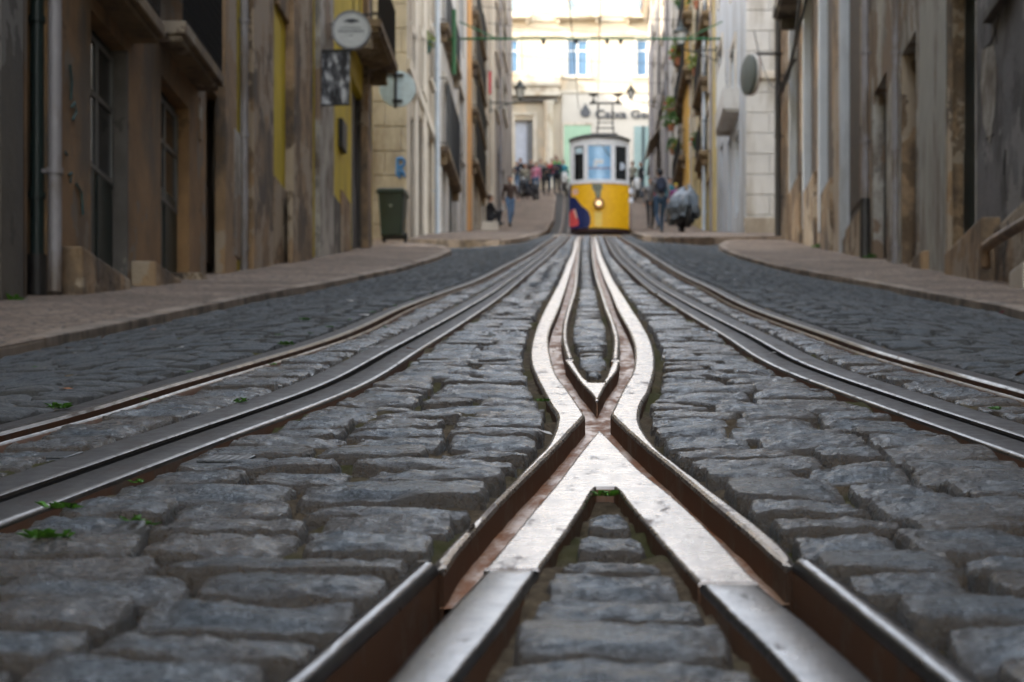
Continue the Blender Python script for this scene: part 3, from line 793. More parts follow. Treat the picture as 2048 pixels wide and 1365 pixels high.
class Bld:
    def __init__(b, name, label, fc, d0, d1, top, wallmat, group=None):
        b.fc = fc; b.d0 = d0; b.d1 = d1; b.zb = float(G(d0)) - 1.0; b.zt = top; b.wm = wallmat; b.ops = []
        x, y = fc.pt((d0 + d1) / 2, 0)
        b.t = thing(name, label, 'building', (x, y, float(G((d0 + d1) / 2))), 0, group)
    def open(b, d0, d1, z0, z1, r=.18): b.ops.append((d0, d1, z0, z1, r)); return (d0, d1, z0, z1, r)
    def wall(b, depth=9.0):
        mb = MB(); wall_mesh(mb, b.fc, b.d0 + .01, b.d1 - .01, b.zb, b.zt, b.ops, depth); mb.build('wall', b.wm, b.t, recalc=False)
    def bx(b, name, mat, d0, d1, o0, o1, z0, z1, bevel=.012, parent=None):
        mb = MB(); mb.fbox(b.fc, d0, d1, o0, o1, z0, z1); return mb.build(name, mat, parent or b.t, bevel=bevel)
    def pil(b, pxa, pxb, out, z0, z1, mat, name='pilaster'):
        """pilaster whose street face spans the pixel columns"""
        da, db = sorted((b.fc.D(pxa, out), b.fc.D(pxb, out)))
        return b.bx(name, mat, da, db, -.03, out, z0, z1)
    def door(b, op, mat, glass=None, frame=None, gz=.55):
        d0, d1, z0, z1, r = op; w = d1 - d0; mid = (d0 + d1) / 2
        zb = max(z0, float(G(d0)) - .2)
        mb = MB(); mb.fbox(b.fc, d0, d1, -r - .015, -r + .03, z0, z1)
        for k in (0, 1):
            a = d0 + .07 + k * (w / 2 - .02); e = a + w / 2 - .12
            mb.fbox(b.fc, a, e, -r + .03, -r + .05, zb + .35, zb + .35 + (z1 - zb) * .38)
        o = mb.build('door', mat, b.t, bevel=.008)
        if glass:
            zc = zb + (z1 - zb) * gz
            g = MB(); g.fbox(b.fc, d0 + .12, d1 - .12, -r + .03, -r + .04, zc, z1 - .12); g.build('pane', glass, o)
            f = MB()
            for a, e in ((d0 + .08, d0 + .13), (mid - .025, mid + .025), (d1 - .13, d1 - .08)): f.fbox(b.fc, a, e, -r + .031, -r + .06, zc - .04, z1 - .08)
            for z in (zc - .04, (zc + z1) / 2, z1 - .12): f.fbox(b.fc, d0 + .131, mid - .026, -r + .031, -r + .057, z, z + .045); f.fbox(b.fc, mid + .026, d1 - .131, -r + .031, -r + .057, z, z + .045)
            f.build('frame', frame or mat, o)
        return o
    def window(b, op, frame, glass, sill=None, surround=None):
        d0, d1, z0, z1, r = op; mid = (d0 + d1) / 2; zt = z0 + (z1 - z0) * .68
        f = MB()
        for a, e in ((d0, d0 + .07), (mid - .04, mid + .04), (d1 - .07, d1)): f.fbox(b.fc, a, e, -r, -r + .06, z0, z1)
        for z in (z0, zt, z1 - .07): f.fbox(b.fc, d0 + .07, mid - .04, -r, -r + .055, z, z + .07); f.fbox(b.fc, mid + .04, d1 - .07, -r, -r + .055, z, z + .07)
        o = f.build('window', frame, b.t)
        g = MB(); g.fbox(b.fc, d0 + .02, d1 - .02, -r - .015, -r + .012, z0 + .02, z1 - .02); g.build('pane', glass, o)
        if sill: s = MB(); s.fbox(b.fc, d0 - .1, d1 + .1, -.02, .09, z0 - .1, z0); s.build('sill', sill, o, bevel=.01)
        if surround:
            s = MB()
            for a, e in ((d0 - .16, d0), (d1, d1 + .16)): s.fbox(b.fc, a, e, -.02, .04, z0, z1)
            s.fbox(b.fc, d0 - .16, d1 + .16, -.02, .05, z1, z1 + .18); s.build('surround', surround, o, bevel=.008)
        return o
    def balcony(b, d0, d1, z, out, mat, iron, rail=.95, th=.14, n=None, brackets=True):
        mb = MB(); mb.fbox(b.fc, d0, d1, -.05, out, z - th, z); mb.fbox(b.fc, d0 + .05, d1 - .05, -.05, out - .05, z - th - .06, z - th - .001)
        o = mb.build('balcony', mat, b.t, bevel=.015)
        if brackets:
            for d in (d0 + .2, d1 - .3): q = MB(); q.fbox(b.fc, d, d + .12, -.05, out * .7, z - th - .3, z - th - .061); q.build('bracket', mat, o, bevel=.02)
        if iron:
            r = MB()
            e = out - .05
            for zz in (z + .08, z + rail):
                for p, q in (((d0 + .04, 0), (d0 + .04, e)), ((d0 + .04, e), (d1 - .04, e)), ((d1 - .04, e), (d1 - .04, 0))):
                    r.tube([(*b.fc.pt(*p), zz), (*b.fc.pt(*q), zz)], .016, 5)
            k = max(3, int((d1 - d0) / .11))
            for i in range(k + 1):
                x, y = b.fc.pt(d0 + .04 + (d1 - d0 - .08) * i / k, e); r.tube([(x, y, z), (x, y, z + rail)], .009, 4)
            k = max(2, int(out / .11))
            for i in range(1, k):
                for d in (d0 + .04, d1 - .04):
                    x, y = b.fc.pt(d, e * i / k); r.tube([(x, y, z), (x, y, z + rail)], .009, 4)
            r.build('railing', iron, o)
        return o
    def pipe(b, px, r, z0, z1, mat, out=None, low=None, lowmat=None, name='drainpipe'):
        out = out or r + .03
        d = b.fc.D(px, out); x, y = b.fc.pt(d, out)
        mb = MB(); mb.tube([(x, y, z0), (x, y, z1)], r, 12)
        o = mb.build(name, mat, b.t, smooth=40)
        z = z0 + .9
        while z < min(z1, zp(-60, d)):
            c = MB(); c.lathe([(r + .012, z), (r + .012, z + .05)], (x, y, 0), 12); c.fbox(b.fc, d - .015, d + .015, -.02, out, z + .01, z + .04); c.build('collar', mat, o, smooth=40); z += 1.35
        if low:
            l = MB(); l.tube([(x, y, z0), (x, y, low)], r + .02, 12); l.build('boot', lowmat or mat, o, smooth=40)
        return o
    def upper(b, z0, frame, glass, sill, pitch=2.6, w=1.1, h=2.0, storey=3.1, surround=None):
        """window rows of the floors above the street floor"""
        z = z0; pend = []
        while z + h + .4 < b.zt:
            n = max(1, int((b.d1 - b.d0 - .6) / pitch)); st = (b.d1 - b.d0) / n
            for i in range(n):
                c = b.d0 + st * (i + .5); pend.append(b.open(c - w / 2, c + w / 2, z, z + h, .15))
            z += storey
        for p in pend: b.window(p, frame, glass, sill, surround)
    def cornice(b, mat, z=None, out=.35):
        z = z or b.zt
        mb = MB(); mb.fbox(b.fc, b.d0 + .02, b.d1 - .02, -.1, out, z - .22, z + .05); mb.fbox(b.fc, b.d0 + .02, b.d1 - .02, -.1, out * .6, z - .42, z - .221); mb.build('cornice', mat, b.t, bevel=.02)
        r = MB(); q = [b.fc.pt(b.d0 + .02, out + .1), b.fc.pt(b.d1 - .02, out + .1), b.fc.pt(b.d1 - .02, -4.5), b.fc.pt(b.d0 + .02, -4.5), b.fc.pt(b.d1 - .02, -9), b.fc.pt(b.d0 + .02, -9)]
        zz = [z + .06, z + .06, z + 1.7, z + 1.7, z + .06, z + .06]
        r.add([(p[0], p[1], h) for p, h in zip(q, zz)], [(0, 1, 2, 3), (3, 2, 4, 5)]); r.add([(p[0], p[1], h - .06) for p, h in zip(q, zz)], [(0, 1, 2, 3), (3, 2, 4, 5)])
        r.build('roof', TILE, b.t)
# ---------------------------------------------------------------- wall materials
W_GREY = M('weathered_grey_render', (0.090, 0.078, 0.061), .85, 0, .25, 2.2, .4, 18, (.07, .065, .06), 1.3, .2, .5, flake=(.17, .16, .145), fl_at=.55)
W_OCHRE = M('faded_ochre_render', (.235, .137, .062), .85, 0, .35, 1.6, .4, 20, (.11, .085, .06), 1.0, .5, .5, flake=(.19, .15, .11), fl_at=.57)
W_BROWN = M('dirty_brown_stone', (.29, .19, .105), .85, 0, .3, 1.8, .5, 14, (.09, .07, .052), 1.6, .55, .6, flake=(.33, .26, .19), fl_at=.54)
W_ROUGH = M('rough_tan_stone', (.28, .19, .11), .9, 0, .35, 3, .8, 9, (.08, .06, .045), 1.8, .6, .6, .05, flake=(.36, .29, .21), fl_at=.53)
W_YELLOW = M('mustard_yellow_panel', (.55, .42, .015), .7, 0, .15, 1.2, .2, 20, (.25, .18, .04), 1.0, .3, .3)
W_PALEGREY = M('peeling_pale_grey_paint', (.40, .38, .34), .75, 0, .2, 3, .4, 16, (.14, .11, .085), 1.8, .6, .55, flake=(.22, .155, .105), fl_at=.55)
W_CREAM = M('cream_limestone', (.50, .44, .35), .8, 0, .16, 1.5, .3, 16, (.27, .22, .165), 1.1, .4, .5)
W_WHITE = M('off_white_render', (.55, .53, .50), .8, 0, .12, 1.2, .25, 16, (.33, .29, .24), 1.0, .2, .45)
W_BLUEWHITE = M('bluish_white_render', (.52, .55, .58), .75, 0, .1, 1.0, .2, 16, (.34, .34, .33), 1.1, .2, .4)
W_YGREEN = M('pale_yellow_render', (0.540, 0.427, 0.187), .8, 0, .15, 1.2, .25, 16, (.32, .28, .2), 1.2, .3, .4)
W_GRIMY = M('grimy_streaked_white', (.52, .48, .44), .85, 0, .2, 1.6, .5, 12, (.17, .15, .135), 1.5, .12, .75)
W_ORANGE = M('orange_plaster_strip', (0.562, 0.291, 0.101), .8, 0, .15, 1.5, .2, 18)
W_SUN = M('warm_cream_facade', (.42, .36, .275), .8, 0, .06, .8, .15, 14, (.55, .43, .3), .8, .5, .3)
W_BANK = M('pale_bank_facade', (.47, .43, .37), .75, 0, .05, .8, .1, 14)
W_PINK = M('pinkish_tile', (0.594, 0.407, 0.289), .5, 0, .12, 3, .1, 14)
TRIM = M('white_stone_trim', (.60, .54, .45), .75, 0, .1, 2, .2, 18, (.45, .4, .33), 1.5, .4, .4)
TILE = M('clay_roof_tile', (0.270, 0.097, 0.047), .85, 0, .3, 3, .6, 10)
STONE_D = M('dark_door_jamb_stone', (0.102, 0.093, 0.084), .85, 0, .25, 3, .5, 16, (.08, .07, .06), 2.0, .6, .6, flake=(.22, .2, .17), fl_at=.55)
CONC = M('stained_balcony_concrete', (0.194, 0.139, 0.079), .85, 0, .25, 2.5, .4, 16, (.10, .07, .05), 2, .6, .5, flake=(.3, .25, .19), fl_at=.58)
D_GREEN = M('dark_green_door_paint', (.018, .028, .024), .45, 0, .3, 5, .1, 30)
D_BROWN = M('dark_brown_door_wood', (.055, .038, .026), .6, 0, .35, 4, .2, 30)
D_TEAL = M('dark_teal_door_paint', (.012, .03, .035), .45, 0, .3, 5, .1, 30)
D_GREY = M('grey_shutter_paint', (.12, .12, .125), .55, 0, .2, 4, .1, 30)
P_GREY = M('grey_painted_pipe', (.26, .245, .255), .5, 0, .15, 3, .1, 20, (.15, .12, .1), 3, .3, .4)
P_GREEN = M('dark_green_pipe', (.02, .035, .032), .4, 0, .2, 4, .1, 20)
P_DARK = M('dark_iron_pipe', (.035, .032, .03), .5, 0, .3, 4, .2, 20)
P_BLUE = M('pale_blue_pipe', (.50, .56, .62), .5, 0, .12, 3, .1, 20)
P_RUST = M('rust_brown_pipe', (.24, .16, .10), .55, 0, .3, 4, .3, 20, (.1, .06, .04), 3, .5, .5)
IRON = plain('black_wrought_iron', (.012, .012, .013), .5)
IRON_G = plain('green_painted_iron', (.03, .16, .06), .5)
GLASS = plain('dark_window_glass', (.02, .024, .028), .08)
GLASS_B = plain('glass_painted_sky_reflection', (.06, .13, .22), .08)  # blue base colour stands in for sky mirrored in the panes
FR_WHITE = plain('white_window_frame', (.62, .61, .58), .5)
FR_DULL = plain('dull_grey_door_frame', (.13, .13, .125), .5)
FR_GREY = plain('grey_window_frame', (.2, .2, .19), .5)
YPX = zp
# ================================================================ LEFT SIDE
LX = 4.2
fl = Facade(-1, 14, LX)
# grey corner of the building beside the camera
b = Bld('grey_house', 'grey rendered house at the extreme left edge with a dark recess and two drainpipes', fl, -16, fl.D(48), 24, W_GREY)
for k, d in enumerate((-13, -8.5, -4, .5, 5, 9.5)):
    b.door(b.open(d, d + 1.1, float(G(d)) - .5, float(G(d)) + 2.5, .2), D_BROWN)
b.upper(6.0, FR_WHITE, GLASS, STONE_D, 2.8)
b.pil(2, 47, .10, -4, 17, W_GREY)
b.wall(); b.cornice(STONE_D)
# ochre house
b = Bld('ochre_house', 'ochre rendered house with three dark doorways and a concrete balcony at the left', fl, fl.D(48), fl.D(450), 24, W_OCHRE)
D = fl.D
b.open(D(54), D(95), float(G(14)) - .6, 15, .22)
b.bx('recess_back', P_GREEN, D(54), D(95), -.235, -.20, 1, 15)
b.pipe(74, .055, float(G(15)) - .2, 15, P_GREEN, out=-.08, low=zp(498, 15), lowmat=P_DARK)
b.pipe(110, .052, float(G(15.4)) - .1, 15.5, P_GREY, out=.08)
o1 = b.open(D(182), D(256), 2.2, zp(18, D(182)), .17); b.door(o1, D_GREEN, GLASS, FR_DULL, .52)
o2 = b.open(D(322), D(380), 2.7, zp(150, D(322)), .17); b.door(o2, D_GREEN, GLASS, FR_DULL, .5)
o3 = b.open(D(412), D(452) - .12, 3.1, zp(165, D(412)), .15); b.door(o3, D_BROWN)
for op, mt in ((o1, STONE_D), (o2, W_OCHRE), (o3, STONE_D)):
    b.bx('jamb', mt, op[1] - .06, op[1] + .001, -op[4], .004, op[2], op[3], .004)
for px0, px1, y in ((165, 262, 492), (312, 372, 522), (404, 440, 545)):
    b.bx('doorstep', W_ROUGH, D(px0, .22), D(px1, .22), -.16, .22, float(G(D(px0))) - .6, zp(y, D(px0, .22)), .02)
b.balcony(D(372, .27), D(449, .27), zp(41, D(372, .27)), .27, CONC, None, th=.13, brackets=False)
b.balcony(D(300, .30) - 1.1, D(336, .30), zp(2, D(300, .3)) + .0, .28, CONC, IRON, th=.13, brackets=False)
# fine iron mesh parapet over the balcony
d0, d1, z = D(372, .27), D(449, .27), zp(41, D(372, .27))
r = MB()
for i in range(34):
    x, y = fl.pt(d0 + .03 + (d1 - d0 - .06) * i / 33, .24); r.tube([(x, y, z), (x, y, z + 1.0)], .011, 4)
for k in range(11):
    r.tube([(*fl.pt(d0 + .03, .24), z + .05 + k * .095), (*fl.pt(d1 - .03, .24), z + .05 + k * .095)], .011, 4)
r.build('railing', IRON, b.t)
b.upper(8.6, FR_WHITE, GLASS, STONE_D, 2.6)
scr = lambda pts, r=.022: [(fl.pt(fl.D(a), .012)[0], fl.D(a), zp(c, fl.D(a))) for a, c in pts]
tealm = plain('faded_teal_spray', (.05, .11, .11), .8)
for q in ([(137, 130), (141, 165), (139, 200)], [(140, 215), (147, 205), (150, 225), (142, 240)], [(128, 305), (132, 310)], [(135, 350), (141, 345), (138, 365)], [(150, 368), (160, 385), (163, 430)]):
    part('graffiti', tealm, b.t, lambda m: m.tube(scr(q), .010, 5))
part('wall_cable', IRON, b.t, lambda m: m.tube([(fl.pt(d, .02)[0], d, float(G(d)) + 2.75 + .04 * math.sin(d * 3)) for d in np.arange(fl.D(125), fl.D(448), .3)], .010, 5))
b.bx('house_number_plate', W_PALEGREY, D(397), D(401), -.01, .02, zp(275, 21), zp(190, 21), .004)
b.wall(); b.cornice(STONE_D)
# brown and yellow shop house
b = Bld('yellow_panelled_house', 'narrow brown stone house with mustard yellow panels between its pilasters', fl, fl.D(450), fl.D(745), 24, W_YELLOW)
gz = lambda px: float(G(D(px)))
b.pil(451, 474, .09, 2.5, 20, W_BROWN); b.bx('peeling_paint', W_PALEGREY, D(470, .1), D(482, .1), .05, .10, zp(520, 23), zp(268, 23), .02)
b.pipe(488, .05, 3.5, 20, P_GREY, out=.06); b.pipe(501, .035, 3.5, 20, P_DARK, out=.04)
b.pil(508, 548, .10, 3, 20, W_BROWN)
b.pil(550, 590, .035, 3, zp(372, D(560)), W_ROUGH, 'plinth')
b.pil(588, 626, .12, 3, 20, W_ROUGH)
b.bx('plinth', W_ROUGH, D(586, .16), D(622, .16), .08, .16, 3, zp(430, D(600)), .03)
b.pil(640, 668, .08, 3, 20, W_PALEGREY); b.pil(668, 682, .06, 3, zp(400, D(668)), STONE_D)
o = b.open(D(703), D(727), 4, zp(150, D(703)), .15); b.door(o, D_GREY)
b.bx('jamb', STONE_D, o[1] - .05, o[1] + .4, -.15, .05, 4, zp(150, D(703)), .01)
b.pil(684, 702, .03, 3, zp(385, D(684)), W_ROUGH, 'plinth')
b.pil(736, 744, .10, 3, 20, W_BROWN); b.bx('meter_box', IRON, D(686, .08), D(694, .08), .0, .08, zp(318, D(690)), zp(262, D(690)), .01)
b.bx('lintel', W_ROUGH, D(548), D(590), .0, .06, zp(30, D(560)), zp(30, D(560)) + .5, .02)
b.balcony(D(762, .58), D(796, .58), zp(53, D(762, .58)) + .13, .58, CONC, IRON, th=.14)
b.upper(11.5, FR_GREY, GLASS, STONE_D, 2.8)
b.wall(45); b.cornice(STONE_D)  # unseen rear depth added to block sun coming through the side street
# cream corner house beyond the side street
fl2 = Facade(-1, 42.2, 3.98, 95, 3.95)
D = fl2.D
b = Bld('cream_corner_house', 'cream stone corner house with blue graffiti behind the wheelie bin', fl2, 42.2, D(872), 20, W_CREAM)
def courses(mb, d, x0, x1, z0, z1):
    z = z0; k = 0
    while z < z1:
        h = .52; x = x0; k += 1
        off = .35 if k % 2 else 0
        while x < x1 - .05:
            w = min(.95 if x > x0 else .95 - off, x1 - x)
            mb.box(x + .008, x + w - .008, d - .03, d + .02, z + .008, min(z + h, z1) - .008); x += w
        z += h
part('quoin_stone', W_CREAM, b.t, lambda m: courses(m, 42.2, -5.05, -3.97, 7.2, 19), bevel=.012)
part('paint_strip', W_BLUEWHITE, b.t, lambda m: m.box(-5.35, -5.08, 42.14, 42.22, 8.2, 13))
# letter-like blue graffiti on the corner
gx = lambda px, py: tuple(at(px, py, 42.155))
part('graffiti', plain('blue_spray_paint', (.06, .22, .50), .6), b.t, lambda m: [m.tube([gx(*p) for p in L], .035, 5) for L in
     ([(794, 352), (795, 335), (795, 317)], [(795, 318), (804, 317), (809, 323), (807, 331), (797, 335)], [(800, 335), (806, 345), (808, 354)], [(793, 343), (801, 348), (797, 356)])])
for px0, px1, yt in ((822, 829, 232), (838, 847, 226), (857, 864, 262)):
    o = b.open(D(px0), D(px1), 7, zp(yt, D(px0)), .2); b.door(o, D_BROWN)
for px0, px1, yt in ((822, 829, 95), (840, 847, 100), (857, 864, 80)):
    o = b.open(D(px0), D(px1), zp(yt + 75, D(px0)), zp(yt - 30, D(px0)), .2); b.window(o, FR_GREY, GLASS, TRIM, TRIM)
b.pil(831, 837, .05, 7, 19.5, TRIM); b.pil(848, 854, .05, 7, 19.5, TRIM)
b.bx('string_course', TRIM, 42.2, D(871), -.02, .07, zp(205, 45), zp(205, 45) + .25)
b.upper(15.5, FR_GREY, GLASS, TRIM, 2.6)
b.pipe(874, .06, 8, 19.5, P_BLUE, out=.12)
b.wall(); b.cornice(TRIM)
# grey house with black iron balconies
b = Bld('balconied_house', 'narrow grey house with black iron balconies beyond the pale blue downpipe', fl2, D(872), D(937), 22.5, W_WHITE)
mid = lambda a, c: (D(a), D(c))
for px0, px1, yt, yb in ((884, 892, 300, 452), (898, 914, 330, 448), (922, 931, 300, 445)):
    o = b.open(D(px0), D(px1), zp(470, D(px0)), zp(yt, D(px0)), .2); b.door(o, D_TEAL if px0 == 898 else D_BROWN)
for zz in (0, 3.2, 6.4):
    for px0, px1 in ((886, 896), (915, 926)):
        o = b.open(D(px0), D(px1), zp(292, D(px0)) + zz, zp(160, D(px0)) + zz, .2); b.window(o, FR_GREY, GLASS, None, TRIM)
b.balcony(D(897, .22), D(924, .22), zp(292, D(897, .22)), .22, CONC, IRON, 1.75)
b.balcony(D(897, .22), D(924, .22), zp(45, D(897, .22)), .22, CONC, IRON, 1.0)
b.pipe(908, .06, zp(150, D(908, .3)), zp(20, D(908, .3)), plain('green_pole_paint', (.02, .11, .035), .5), out=.3, name='pole')
b.wall(); b.cornice(TRIM)
# cream house at the top of the left row
b = Bld('orange_striped_house', 'tall cream house with an orange plaster strip high in the left row', fl2, D(937), D(985), 29, W_CREAM)
b.pil(938, 944, .06, 9, 28.5, W_ORANGE)
for px0, px1, yt, yb in ((948, 955, 330, 460), (963, 970, 340, 450)):
    o = b.open(D(px0), D(px1), 12, zp(yt, D(px0)), .2); b.door(o, D_BROWN)
for zz in (0, 3.3, 6.6):
    for px0, px1 in ((948, 955), (966, 974)):
        o = b.open(D(px0), D(px1), zp(300, D(px0)) + zz, zp(215, D(px0)) + zz, .2); b.window(o, FR_GREY, GLASS, None, TRIM)
for y in (318, 215, 120, 20):
    b.balcony(D(956, .2) , D(975, .2), zp(y, D(956, .2)), .2, CONC, IRON, 1.3 if y == 318 else 1.0)
b.wall(); b.cornice(TRIM)
b = Bld('pale_end_house', 'pale house with an arched grey door where the left row ends', fl2, D(985), 95, 31, W_GRIMY)
o = b.open(D(996), D(1008), 14, zp(290, D(996)), .25); b.door(o, D_GREY)
for y in (215, 100, 0):
    for px0, px1 in ((990, 996), (1005, 1012)):
        o = b.open(D(px0), D(px1), zp(y, D(px0)), zp(y - 70, D(px0)), .2); b.window(o, FR_GREY, GLASS, TRIM, TRIM)
b.pil(987, 990, .1, 14, 30.5, TRIM); b.pipe(1001, .06, 15, 30.5, P_GREY)
b.wall(); b.cornice(TRIM)
part('unseen_sun_block', W_GRIMY, b.t, lambda m: m.box(-16, -6.4, 95.1, 122.5, 15, 35.4), bevel=.05)  # added block, unseen from the camera, that shades the bank front and square
# ================================================================ RIGHT SIDE
fr = Facade(1, 14, LX); D = fr.D
b = Bld('cracked_grey_house', 'cracked grey rendered house at the right edge with a rusty handrail along its foot', fr, -16, D(1953), 24, M('cracked_grey_violet_render', (.15, .145, .15), .85, 0, .2, 1.4, .5, 14, (.06, .055, .05), 1.6, .7, .45, flake=(.24, .23, .225), fl_at=.54))
for d in (-12, -7, -2, 3, 8): b.door(b.open(d, d + 1.1, float(G(d)) - .5, float(G(d)) + 2.5, .2), D_BROWN)
b.upper(6.5, FR_WHITE, GLASS, STONE_D, 2.8)
crk = lambda pts: [(fr.pt(fr.D(a), .0)[0], fr.D(a), zp(c, fr.D(a))) for a, c in pts]
part('crack', IRON, b.t, lambda m: [m.tube(crk(q), .009, 4) for q in ([(1999, 30), (1992, 60), (1983, 85), (1971, 96), (1966, 120)], [(1992, 60), (1994, 88)], [(1972, 240), (1978, 258), (1974, 280), (1988, 268)], [(2012, 300), (2008, 350), (2016, 400)])])
part('flaked_patch', W_PALEGREY, b.t, lambda m: m.add([(fr.pt(fr.D(a), .006)[0], fr.D(a), zp(c, fr.D(a))) for a, c in ((1965, 100), (1988, 90), (1996, 140), (1990, 230), (1980, 290), (1968, 250), (1962, 170))], [tuple(range(7))]))
b.bx('wall_foot', W_ROUGH, 10, D(1956), -.02, .07, 0, zp(470, 21), .03)
b.bx('stone_block', TRIM, D(2046, .3), D(2018, .3), .05, .3, 2.5, zp(535, D(2030, .3)), .02)
b.wall(); b.cornice(STONE_D)
hr = MB()
p = lambda px, py, o=.25: (fr.pt(D(px, o), o)[0], D(px, o), zp(py, D(px, o)))
hr.tube([p(1972, 535), p(1970, 505), p(1974, 493), p(1990, 481), p(2048, 447), p(2300, 300)], .055, 12)
o = hr.build('handrail', P_RUST, loc=(4.0, 20, float(G(20))), smooth=True); props(o, 'fat rust brown handrail pipe along the grey house at the right edge', 'handrail')
b = Bld('pale_slab_house', 'stained pale stone house with three deep doorways and a broad light grey slab between them', fr, D(1953), D(1742), 23, W_PALEGREY)
o = b.open(D(1950), D(1893), 3, zp(-140, D(1950)), .24); b.door(o, D_TEAL); b.bx('jamb', W_ROUGH, o[1] - .05, o[1] + .002, -.24, .004, 3, o[3], .01)
b.bx('doorstep', W_BROWN, D(1962, .2), D(1888, .2), -.2, .2, 2, zp(470, D(1925, .2)), .03)
b.pil(1838, 1890, .05, 2, zp(20, 25.5), M('broad_pale_slab', (.36, .36, .33), .7, 0, .12, 2, .3, 18, (.2, .17, .14), 2, .3, .4, flake=(.25, .22, .18), fl_at=.62)); b.bx('edge_strip', W_BROWN, D(1897, .03), D(1888, .03), -.02, .04, 2, 18)
o = b.open(D(1832), D(1803), 4, zp(60, D(1832)), .22); b.door(o, D_BROWN); b.bx('jamb', W_ROUGH, o[1] - .05, o[1] + .002, -.22, .004, 4, o[3], .01)
o = b.open(D(1773), D(1746), 4, zp(142, D(1773)), .2); b.door(o, IRON); b.bx('jamb', W_PALEGREY, o[1] - .05, o[1] + .002, -.2, .004, 4, o[3], .01)
b.pipe(1790, .045, 4.2, 18, P_GREY); b.bx('doorstep', W_BROWN, D(1842, .15), D(1800, .15), -.15, .15, 3, zp(525, D(1820, .15)), .02)
b.upper(9.4, FR_WHITE, GLASS, STONE_D, 2.9)
b.wall(); b.cornice(STONE_D)
b = Bld('brown_striped_house', 'dirty brown house with tall recesses edged by pale bluish strips', fr, D(1742), D(1562), 22, W_BROWN)
for pxn, pxf, y0, yb in ((1720, 1684, -250, 430), (1664, 1642, -160, 405), (1630, 1610, -120, 400), (1600, 1582, -60, 390)):
    o = b.open(D(pxn), D(pxf), zp(yb, D(pxn)), zp(y0, D(pxn)), .16)
    m = MB(); m.fbox(fr, o[0], o[1], -.17, -.13, o[2], o[3]); m.fbox(fr, o[0] + .15, o[1] - .15, -.13, -.11, o[2] + .4, o[3] - .4)
    q = m.build('shutter', D_BROWN, b.t, bevel=.01); q['label'] = 'dark brown closed shutter'
    b.bx('frame_strip', W_BLUEWHITE, o[1] - .03, o[1] + .16, -.16, .035, o[2] - .2, o[3], .01)
for px0, px1, y in ((1718, 1690, 470), (1660, 1640, 400), (1628, 1606, 395), (1598, 1576, 400)):
    b.bx('plinth', W_ROUGH, D(px0, .05), D(px1, .05), -.02, .05, 3, zp(y, D(px1)), .02)
b.pipe(1730, .06, 5, 21, P_GREY, low=zp(415, D(1730)), lowmat=P_DARK)
b.pipe(1556, .07, 7, 21, P_DARK, out=.12)
b.upper(14.8, FR_WHITE, GLASS, STONE_D, 2.9)
b.balcony(D(1592, .45), D(1545, .45), zp(38, D(1545, .45)) + .2, .45, STONE_D, IRON, th=.2)
b.wall(); b.cornice(STONE_D)
cb = MB()
for k, pts in enumerate(([(1600, 0), (1590, 90), (1575, 160), (1560, 190)], [(1612, 0), (1598, 60), (1580, 130), (1562, 175)], [(1560, 190), (1572, 150), (1590, 120)])):
    cb.tube([(fr.pt(D(a, .16), .16)[0], D(a, .16), zp(c, D(a, .16))) for a, c in pts], .035, 6)
o = cb.build('cable_bundle', IRON, loc=(4.1, 44, 13), smooth=True); props(o, 'drooping bundle of black cables on the brown house by the side street', 'cables')
# white corner house
fr2 = Facade(1, 50.5, 3.8, 90, 3.35); D = fr2.D
b = Bld('white_corner_house', 'bluish white corner house with a single white balcony slab on the right', fr2, 50.5, D(1424), 19.5, W_BLUEWHITE)
part('quoin_stone', W_WHITE, b.t, lambda m: courses(m, 50.5, 3.82, 6.5, 9.0, 19), bevel=.012)
part('plinth', W_CREAM, b.t, lambda m: m.box(3.78, 6.5, 50.40, 50.52, 8, zp(435, 50.4)), bevel=.02)
part('string_course', TRIM, b.t, lambda m: m.box(3.75, 6.5, 50.36, 50.52, zp(158, 50.4), zp(142, 50.4)), bevel=.02)
for px0, px1, yt, yb in ((1478, 1470, 258, 420), (1462, 1455, 268, 475), (1446, 1440, 280, 475), (1434, 1429, 290, 475)):
    o = b.open(D(px0), D(px1), zp(yb, D(px0)), zp(yt, D(px0)), .22); b.door(o, D_GREY)
for zz in (0, 3.1):
    for px0, px1 in ((1472, 1462), (1446, 1438)):
        o = b.open(D(px0), D(px1), zp(200, D(px0)) + zz, zp(80, D(px0)) + zz, .18); b.window(o, FR_WHITE, GLASS, None, TRIM)
b.balcony(D(1446, .42), D(1430, .42), zp(176, D(1446, .42)), .42, W_WHITE, FR_WHITE, 1.0, th=.55, brackets=False)
b.pil(1428, 1424, .06, 9, 19, W_YGREEN)
b.wall(); b.cornice(TRIM)
b = Bld('yellow_balcony_house', 'pale yellow house hung with balconies full of potted plants on the right', fr2, D(1424), D(1383), 24, W_YGREEN)
for y in (300, 190, 70):
    for px0, px1 in ((1419, 1413), (1405, 1400), (1393, 1389)):
        o = b.open(D(px0), D(px1), zp(y, D(px0)), zp(y - 85, D(px0)), .2); b.window(o, FR_WHITE, GLASS, None, TRIM)
for px0, px1 in ((1419, 1413), (1405, 1400), (1393, 1389)):
    o = b.open(D(px0), D(px1), zp(480, D(px0)), zp(350, D(px0)), .2); b.door(o, D_GREEN)
for y, pa, pb in ((300, 1398, 1388), (152, 1398, 1384), (20, 1404, 1388)):
    b.balcony(D(pa, .3), D(pb, .3), zp(y, D(pa, .3)), .3, CONC, IRON, .95)
b.pipe(1408, .06, 12, 23.5, P_BLUE); b.pipe(1422, .05, 11, 23.5, P_GREY)
b.wall(); b.cornice(TRIM)
b = Bld('ochre_pilaster_house', 'narrow house with a bright ochre pilaster and plant pots low on the right', fr2, D(1383), D(1338), 29, W_WHITE)
